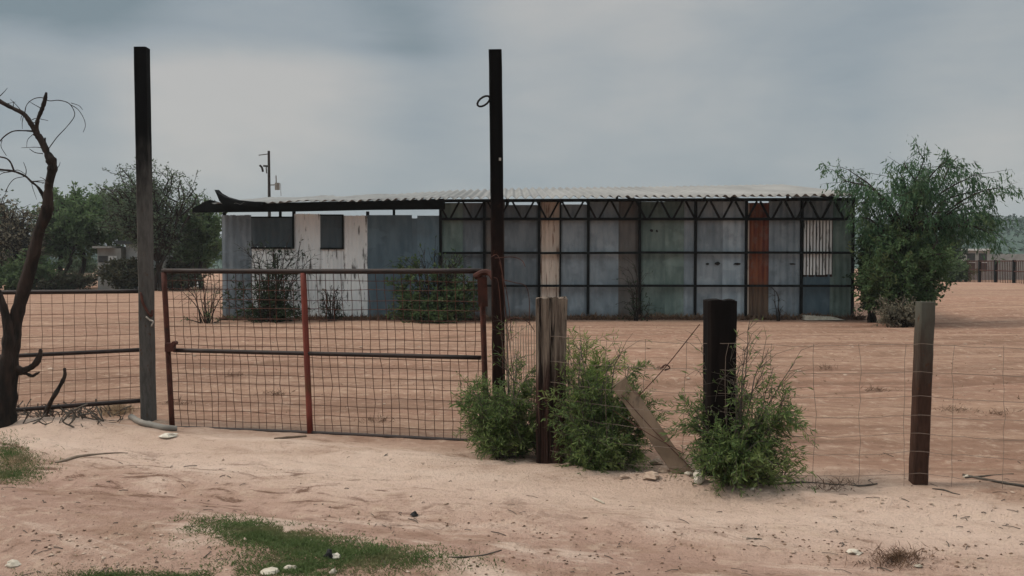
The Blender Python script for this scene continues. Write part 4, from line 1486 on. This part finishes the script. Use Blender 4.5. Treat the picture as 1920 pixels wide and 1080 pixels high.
mb = MB()
rb = np.random.RandomState(9)
for k in range(130):
    cx, cy = rb.rand() * 230 + 5, 772 + rb.rand() * 26
    p = ground_at(cx, cy)
    an, L = rb.rand() * 6.28, 0.06 + 0.22 * rb.rand() ** 2
    q = p + Vector((math.cos(an) * L, math.sin(an) * L * .6, 0.02 + 0.13 * rb.rand()))
    m_ = (p + q) / 2 + Vector(rb.randn(3) * 0.02)
    mb.tube(curve([p, m_, q], 3), [0.006 * (0.4 + rb.rand())] * 7, 4)
tag(mb.build('brushwood', M['bark_grey']), 'tangle of dry twigs at the foot of the dead tree and left fence panel', 'brushwood', kind='stuff')

def tufts():
    c = [ground_at(*q) for q in ((1345, 737), (1548, 690), (1640, 733), (1868, 776), (1790, 770), (1480, 800), (1560, 915), (700, 790), (440, 705), (520, 740), (330, 760), (1150, 690), (1240, 690))]
    p = c[rsg.randint(len(c))]
    return p.x + rsg.randn() * 0.09, p.y + rsg.randn() * 0.06


blades(1100, tufts, 0.08, 0.005, M['litter'], 'dry_weeds', 'small dry weed tufts dotted over the yard and fence foot', 'dry weeds', 1.2, 12)

# ------------------------------------------------------------------ green bushes on the fence line
GB = 'green bushes on the fence line'
bush('bush', 'feathery green bush left of the grey wooden post and over the gate end', at(950, 850, 7.2), 62, 0.78, 0.98, M['leaf_bush'], 1, leaf=0.05, lw=0.17, sub=14, per=18, group=GB, bare=4, skirt=.3, squash=.6)
bush('bush', 'tall light green bush close behind the right side of the grey wooden post', at(1088, 868, 7.22), 34, 0.50, 1.22, M['leaf_lime'], 2, leaf=0.065, lw=0.12, sub=14, per=18, group=GB, low=0.4, skirt=0)
bush('bush', 'dark green bush filling the space between grey wooden post and brace plank', at(1126, 878, 6.86), 66, 0.84, 1.02, M['leaf_bush'], 22, leaf=0.05, lw=0.17, sub=14, per=18, bare=9, group=GB, skirt=.25, squash=.6)
bush('bush', 'wide green bush around the foot of the black wooden post with bare sprigs', at(1374, 903, 6.34), 84, 1.02, 1.02, M['leaf_bush'], 3, leaf=0.05, lw=0.18, sub=14, per=17, bare=11, group=GB, lean=(0.06, 0), skirt=.22, squash=.6)

# ------------------------------------------------------------------ shrubs at the shed
def shrub_px(label, cx, base_py, w_px, h_px, Y, mat, seed, n=16, nleaf=260, ls=0.07, sig=0.28, bm=None, name='shrub', twigs=10):
    b = at(cx, 600, Y); b.z = h(b.x, b.y)
    wm, hm = w_px * Y / F, h_px * Y / F
    cs_ = ell((b.x, b.y, hm * 0.56), (wm / 2, wm * 0.35, hm * 0.42), n, seed, 0.35)
    return crown_tree(name, label, 'shrub', b, (b.x, b.y, hm * 0.14), cs_, sig, nleaf, ls, mat, bm or M['bark_dark'], seed, r0=0.035, twigs=twigs, stems=4, spread=0.08, twig_r=0.009)


def shedbush(label, cx, w, hgt, Y, mat, seed, nst, **kw):
    b = at(cx, 600, Y); b.z = h(b.x, b.y)
    return bush('shrub', label, b, nst, w, hgt, mat, seed, cat='shrub', stem_mat=M['bark_dark'], thick=2.6, squash=0.35, **kw)


shedbush('dark twiggy shrub in front of the white sheets at the shed left end', 505, 2.5, 2.05, 23.5, M['leaf_dark'], 11, 60, leaf=0.10, lw=0.35, sub=11, per=9, bare=22, low=0.1, skirt=.45)
shedbush('dense green shrub in front of the blue sheets in the middle of the shed', 818, 2.5, 2.0, 23.4, M['leaf_mid'], 12, 100, leaf=0.11, lw=0.4, sub=11, per=12, bare=20, low=0.08, skirt=.45)
shedbush('low sparse shrub beside the red gate stile before the white sheets', 622, 0.9, 1.0, 23.6, M['leaf_dark'], 13, 20, leaf=0.07, lw=0.35, sub=7, per=5, bare=10)
shedbush('bare spindly sapling against the greenish sheets', 1195, 0.9, 2.1, 23.8, M['leaf_dark'], 14, 9, leaf=0.08, lw=0.35, sub=9, per=5, bare=3, low=0.2)
shedbush('thin wisp of weed against the red sheet', 1460, 0.8, 1.2, 23.8, M['leaf_dry'], 15, 4, leaf=0.06, lw=0.3, sub=5, per=4, bare=2)
shedbush('small sparse bush on the ground left of the shed', 388, 1.5, 1.2, 23.0, M['leaf_olive'], 16, 16, leaf=0.07, lw=0.3, sub=7, per=5, bare=10)
shrub_px('grey dry bush on the ground beside the right end of the shed', 1690, 618, 90, 42, 21.6, M['leaf_dry'], 17, n=24, nleaf=260, ls=0.06, sig=0.18)
mb = MB()
p0, p1 = at(1506, 611, 23.9), at(1582, 611, 23.9)
mb.add([(p0.x, 23.8, 0.02), (p1.x, 23.85, 0.02), (p1.x, 24.3, 0.02), (p0.x, 24.3, 0.02), (p0.x + .03, 23.84, .13), (p1.x - .35, 23.9, .10), (p1.x - .2, 24.28, .10), (p0.x + .05, 24.28, .14)],
       [(3, 2, 1, 0), (4, 5, 6, 7), (0, 1, 5, 4), (1, 2, 6, 5), (2, 3, 7, 6), (3, 0, 4, 7)])
tag(mb.build('concrete_slab', M['stone_pale'], origin=(p0.x, 23.9, 0)), 'pale broken slab on the ground at the shed right end', 'slab')

# ------------------------------------------------------------------ tree at the right of the shed
TY = 23.0
b = at(1672, 600, TY); b.z = 0
cent = []
for (a, q, dz) in ((1572, 322, 0), (1640, 440, -.6), (1655, 420, .3), (1618, 372, .2), (1690, 322, .2), (1760, 322, -.2), (1838, 398, .2), (1590, 312, .3), (1608, 330, .6), (1870, 440, .2), (1640, 352, -.5), (1668, 318, .4), (1695, 300, -.6), (1722, 278, 0), (1745, 300, .7), (1776, 295, -.4), (1796, 288, .3),
                   (1826, 322, 0), (1848, 352, .5), (1822, 372, -.7), (1788, 350, .6), (1752, 345, -.5), (1716, 340, .8), (1686, 362, -.8), (1650, 396, .4),
                   (1618, 402, -.3), (1858, 402, .2), (1840, 425, -.6), (1800, 410, .7), (1765, 392, -.9), (1730, 395, 1.0), (1876, 346, -.2), (1635, 425, .6), (1860, 385, .5)):
    cent.append(np.array(at(a, q + 6, TY + dz)))
crown_tree('feathery_tree', 'airy green tree with drooping feathery leaves at the shed right end', 'tree', b, at(1706, 452, TY), cent, 0.36, 380, 0.14,
           M['leaf_tree'], M['bark_dark'], 31, r0=0.075, droop=1.0, twigs=9, stems=4, spread=0.16, twig_r=0.008, upb=0.22)
bm = at(1695, 600, 22.6); bm.z = 0
crown_tree('dense_bush', 'dense dark green bush under the airy tree at the shed right end', 'bush', bm, (bm.x, bm.y, 0.6),
           ell((bm.x, 22.7, 1.38), (1.12, 0.9, 1.15), 80, 32, 0.35), 0.30, 330, 0.10, M['leaf_mid'], M['bark_dark'], 32, r0=0.07, twigs=8, stems=6, spread=0.25)
bm = at(1636, 600, 23.6); bm.z = 0
crown_tree('dense_bush', 'narrow dark bush pressed against the corner of the shed', 'bush', bm, (bm.x, bm.y, 0.8),
           ell((bm.x, 23.6, 1.45), (0.27, 0.4, 1.3), 40, 33, 0.3), 0.18, 260, 0.10, M['leaf_dark'], M['bark_dark'], 33, r0=0.06, twigs=8, stems=4, spread=0.15)

# ------------------------------------------------------------------ left background
def bgtree(label, cx, cy, rx, ry, Y, mat, seed, n=40, nleaf=300, ls=0.25, sig=0.6, base_px=None, name='tree', r0=0.16, group=None, shell=0.5, twigs=8, fork=None, twig_r=.03, stems=2):
    c = at(cx, cy, Y)
    b = at(base_px or cx, 530, Y); b.z = 0
    k = Y / F
    fz = max(0.5, c.z - ry * k * 0.75) if fork is None else fork
    return crown_tree(name, label, 'tree', b, (b.x * .6 + c.x * .4, Y, fz), ell((c.x, Y, c.z), (rx * k, rx * k * 0.8, ry * k), n, seed, shell), sig, nleaf, ls, mat, M['bark_dark'], seed,
                      r0=r0, twigs=twigs, stems=stems, spread=0.4, twig_r=twig_r, group=group)


GT = 'background trees left of the shed'
bgtree('broad dense olive green tree behind the left fence panel', 165, 412, 90, 56, 54, M['leaf_olive'], 41, n=100, nleaf=190, ls=0.24, sig=0.55, base_px=150, group=GT, shell=0.3)
bgtree('dark green tree partly hidden behind the left gate post', 238, 398, 60, 36, 61, M['leaf_olive'], 42, n=50, nleaf=170, ls=0.24, sig=0.55, group=GT, shell=0.3)
bgtree('second green tree with thin trunk left of the white house', 108, 435, 48, 42, 52, M['leaf_olive'], 43, n=44, nleaf=170, ls=0.24, sig=0.5, base_px=115, group=GT, shell=0.3)
bgtree('wispy half bare tree spreading above the left gate post', 285, 385, 98, 78, 48, M['leaf_grey'], 44, n=75, nleaf=170, ls=0.13, sig=0.62, base_px=302, group=GT, shell=0.55, twigs=10, fork=1.6, twig_r=.025)
bgtree('dark tree against the left end of the shed', 378, 440, 42, 56, 50, M['leaf_olive'], 45, n=50, nleaf=190, ls=0.24, sig=0.5, group=GT, shell=0.3)
bgtree('grey brown leafless scrub tree at the far left', 25, 445, 48, 68, 50, M['leaf_dry'], 46, n=50, nleaf=70, ls=0.18, sig=0.6, group=GT, shell=0.4, twigs=12)
bgtree('tall thin grey tree at the left edge behind the dead one', -10, 430, 40, 80, 52, M['leaf_grey'], 47, n=40, nleaf=80, ls=0.18, sig=0.6, group=GT, shell=0.4, twigs=10)
bgtree('low brown thicket right of the white house', 345, 492, 38, 26, 52, M['leaf_dry'], 48, n=26, nleaf=160, ls=0.2, sig=0.4, group=GT, shell=0.2, fork=.4)
bgtree('brownish bush in front of the white house', 240, 513, 50, 17, 49, M['leaf_brush'], 49, n=44, nleaf=230, ls=0.22, sig=0.35, group=GT, shell=0.2, fork=.3)
bgtree('dark low bush at the foot of the scrub at far left', 40, 510, 60, 24, 49, M['leaf_olive'], 50, n=40, nleaf=220, ls=0.22, sig=0.4, group=GT, shell=0.2, fork=.3)
bgtree('pale green bush between the thin trunks', 150, 500, 36, 18, 62, M['leaf_grey'], 51, n=26, nleaf=200, ls=0.22, sig=0.4, group=GT, shell=0.2, fork=.3)

bgtree('long low dark brush under the broad olive tree', 120, 527, 70, 9, 50, M['leaf_brush'], 52, n=40, nleaf=150, ls=0.18, sig=0.28, group=GT, shell=0.2, fork=.2)
bgtree('low dark brush right of the left gate post', 335, 526, 45, 9, 49, M['leaf_brush'], 53, n=26, nleaf=150, ls=0.18, sig=0.28, group=GT, shell=0.2, fork=.2)
# white house
hY = 50.5
k = hY / F
hs = empty('white_house', (at(245, 490, hY).x, hY, 0), 'small white house with a dark window behind the left trees', 'house')
x0, x1, x2 = at(192, 490, hY).x, at(236, 490, hY).x, at(302, 490, hY).x
zt = at(0, 458, hY).z
mb = MB(); mb.box(x1, x2, hY, hY + 6, 0, zt); mb.build('wall', M['house_white'], hs)
mb = MB(); mb.box(x0, x1 - .003, hY - .6, hY + 4, 0, at(0, 466, hY).z); mb.build('wall', M['house_grey'], hs)
mb = MB(); mb.box(x1 - .35, x2 + .35, hY - .5, hY + 6.4, zt + .003, zt + .2); mb.build('roof', M['window_dark'], hs)
mb = MB(); mb.box(x0 - .1, x1 - .36, hY - 1.0, hY + 4, at(0, 465.8, hY).z, at(0, 462, hY).z); mb.build('roof', M['house_grey'], hs)
wx0, wx1 = at(194, 490, hY).x, at(211, 490, hY).x
mb = MB(); mb.box(wx0, wx1, hY - .63, hY - .58, at(0, 492, hY).z, at(0, 480, hY).z); wn = mb.build('window', M['window_dark'], hs)
wx0, wx1 = at(213, 490, hY).x, at(228, 490, hY).x
mb = MB(); mb.box(wx0, wx1, hY - .63, hY - .58, at(0, 493, hY).z, at(0, 480, hY).z); mb.build('shutter', M['house_white'], hs)
# low pale wall under the trees
mb = MB()
p0, p1 = at(80, 515, 57), at(172, 515, 57)
mb.box(p0.x, p1.x, 57, 57.2, 0, at(0, 512, 57).z)
tag(mb.build('garden_wall', M['stone_pale'], origin=(p0.x, 57, 0)), 'low pale wall glimpsed under the left trees', 'wall')

# utility pole
uY = 70
up_ = empty('utility_pole', (at(506, 490, uY).x, uY, 0), 'wooden utility pole with crossarm and transformer behind the shed', 'pole')
mb = MB()
mb.tube([Vector((at(506, 490, uY).x, uY, 0)), at(504, 283, uY)], [0.15, 0.10], 8)
mb.build('shaft', M['bark_dark'], up_)
mb = MB(); mb.bar(at(485, 291, uY), at(505, 288.5, uY), 0.06, 0.06); mb.build('crossarm', M['bark_grey'], up_)
mb = MB(); mb.bar(at(494, 311, uY), at(505, 312, uY), 0.14, 0.14); mb.build('crossarm', M['bark_dark'], up_)
mb = MB(); mb.tube(curve([at(487, 310, uY), at(491, 314, uY), at(493, 322, uY)], 4), 0.09, 6); mb.build('insulator', M['bark_dark'], up_)
mb = MB(); mb.tube([at(499, 313, uY), at(500, 325, uY)], 0.05, 6); mb.build('insulator', M['bark_grey'], up_)
mb = MB()
mb.tube([at(520, 343, uY), at(520, 356, uY)], 0.19, 10)
mb.tube([at(517.5, 329, uY), at(518, 343, uY)], 0.05, 6)
mb.bar(at(506, 347, uY), at(516, 346.5, uY), 0.08, 0.08)
mb.bar(at(526, 344, uY), at(527, 368, uY), 0.03, 0.03)
mb.build('transformer', M['pipe'], up_)

# ------------------------------------------------------------------ right background
rf = empty('picket_fence', (at(1850, 490, 56).x, 56, 0), 'dark steel picket fence across the far right of the yard', 'fence')
A, B = at(1788, 489, 64), at(1990, 489, 41)
A.z = B.z = 0
for q in (1.62, 1.05):
    mb = MB(); mb.bar(A + Vector((0, 0, q)), B + Vector((0, 0, q)), .06, .06); mb.build('rail', M['rust_dark'], rf)
for i in range(7):
    p = A + (B - A) * (i / 6)
    mb = MB(); mb.bar(p, p + Vector((0, 0, 1.68 if i else 4.4)), .13 if i else .2, .13); mb.build('fence_post', M['frame_steel'], rf)
mb = MB()
for i in range(1, 66):
    if i % 11 == 0: continue
    p = A + (B - A) * (i / 66)
    mb.bar(p + Vector((0, -.06, .05)), p + Vector((0, -.06, 1.6)), .032, .032)
mb.build('pickets', M['rust_dark'], rf)
oY = 76
ob = empty('outbuilding', (at(1832, 490, oY).x, oY, 0), 'small pale grey outbuilding with two dark windows beyond the picket fence', 'outbuilding')
mb = MB(); mb.box(at(1808, 490, oY).x, at(1856, 490, oY).x, oY, oY + 4, 0, at(0, 470, oY).z); mb.build('wall', M['house_grey'], ob)
mb = MB(); mb.box(at(1803, 490, oY).x, at(1859, 490, oY).x, oY - .3, oY + 4.3, at(0, 469.9, oY).z, at(0, 466.5, oY).z); mb.build('roof', M['house_white'], ob)
for a0, a1 in ((1813, 1828), (1835, 1850)):
    mb = MB(); mb.box(at(a0, 490, oY).x, at(a1, 490, oY).x, oY - .04, oY + .02, at(0, 509, oY).z, at(0, 475, oY).z); fr = mb.build('window', M['window_dark'], ob)
    mb = MB()
    xa, xb, za, zb = at(a0, 490, oY).x, at(a1, 490, oY).x, at(0, 509, oY).z, at(0, 475, oY).z
    mb.box(xa, xb, oY - .10, oY - .045, (za + zb) / 2 - .04, (za + zb) / 2 + .04)
    mb.build('glazing_bar', M['house_white'], fr)
mb = MB()
mb.box(at(1857, 490, oY).x, at(2050, 490, oY).x, oY + 1, oY + 1.3, 0, at(0, 476, oY).z)
tag(mb.build('yard_wall', M['house_grey'], origin=(at(1900, 490, oY).x, oY, 0)), 'long grey wall beyond the picket fence at the right edge', 'wall')
bgtree('dark bush behind the start of the picket fence', 1775, 470, 26, 48, 66, M['leaf_dark'], 61, n=30, nleaf=200, ls=0.28, sig=0.5, group='background bushes right of the shed', shell=.3, fork=.6)
bgtree('olive bush hiding the near end of the outbuilding', 1790, 505, 30, 16, 60, M['leaf_olive'], 62, n=22, nleaf=180, ls=0.22, sig=0.35, group='background bushes right of the shed', shell=.2, fork=.3)

# far wooded rise along the horizon
hx = np.linspace(-420, 520, 240)
V, Fc = [], []
rows = 12
for j in range(rows):
    for x in hx:
        t = j / (rows - 1)
        y = 190 + 160 * t
        hgt = 5.0 + 11.5 * sstep(40, 130, x) + 2.0 * fbm(np.array(x * .02), np.array(t * 2), 3)
        V.append((x, y, float(-0.4 + hgt * math.sin(t * math.pi * 0.5) ** 0.7 + 1.1 * fbm(np.array(x * .25), np.array(y * .25), 3) * min(1, t * 4))))
n = len(hx)
for j in range(rows - 1):
    for i in range(n - 1):
        a = j * n + i
        Fc.append((a, a + 1, a + n + 1, a + n))
tag(mesh('hill', V, Fc, M['hill'], smooth=True), kind='structure')
rsw = np.random.RandomState(77)
NW = 60000
i_ = rsw.randint(len(V), size=NW)
Va = np.array(V)[i_]
pos = Va + np.column_stack([rsw.randn(NW) * 2.4, rsw.randn(NW) * 5, np.abs(rsw.randn(NW)) * 0.8])
Vl, Fl = leaves(pos, rsw.randn(NW, 3), 1.3, 0.9, rsw)
tag(mesh('far_woodland', Vl, Fl, M['leaf_far']), 'blue green scrub woodland covering the distant rise', 'woodland', kind='stuff')

# ------------------------------------------------------------------ thin dusty air
def haze_vol(t):
    v = t.n('ShaderNodeVolumePrincipled')
    t.put(v.inputs['Color'], (0.80, 0.86, 0.88, 1))
    v.inputs['Density'].default_value = 0.00045
    o_ = t.n('ShaderNodeOutputMaterial')
    t.t.links.new(v.outputs[0], o_.inputs['Volume'])


mb = MB()
mb.box(-620, 620, -70, 600, -2.0, 42.0)
tag(mb.build('haze', material('haze', haze_vol)), kind='stuff')
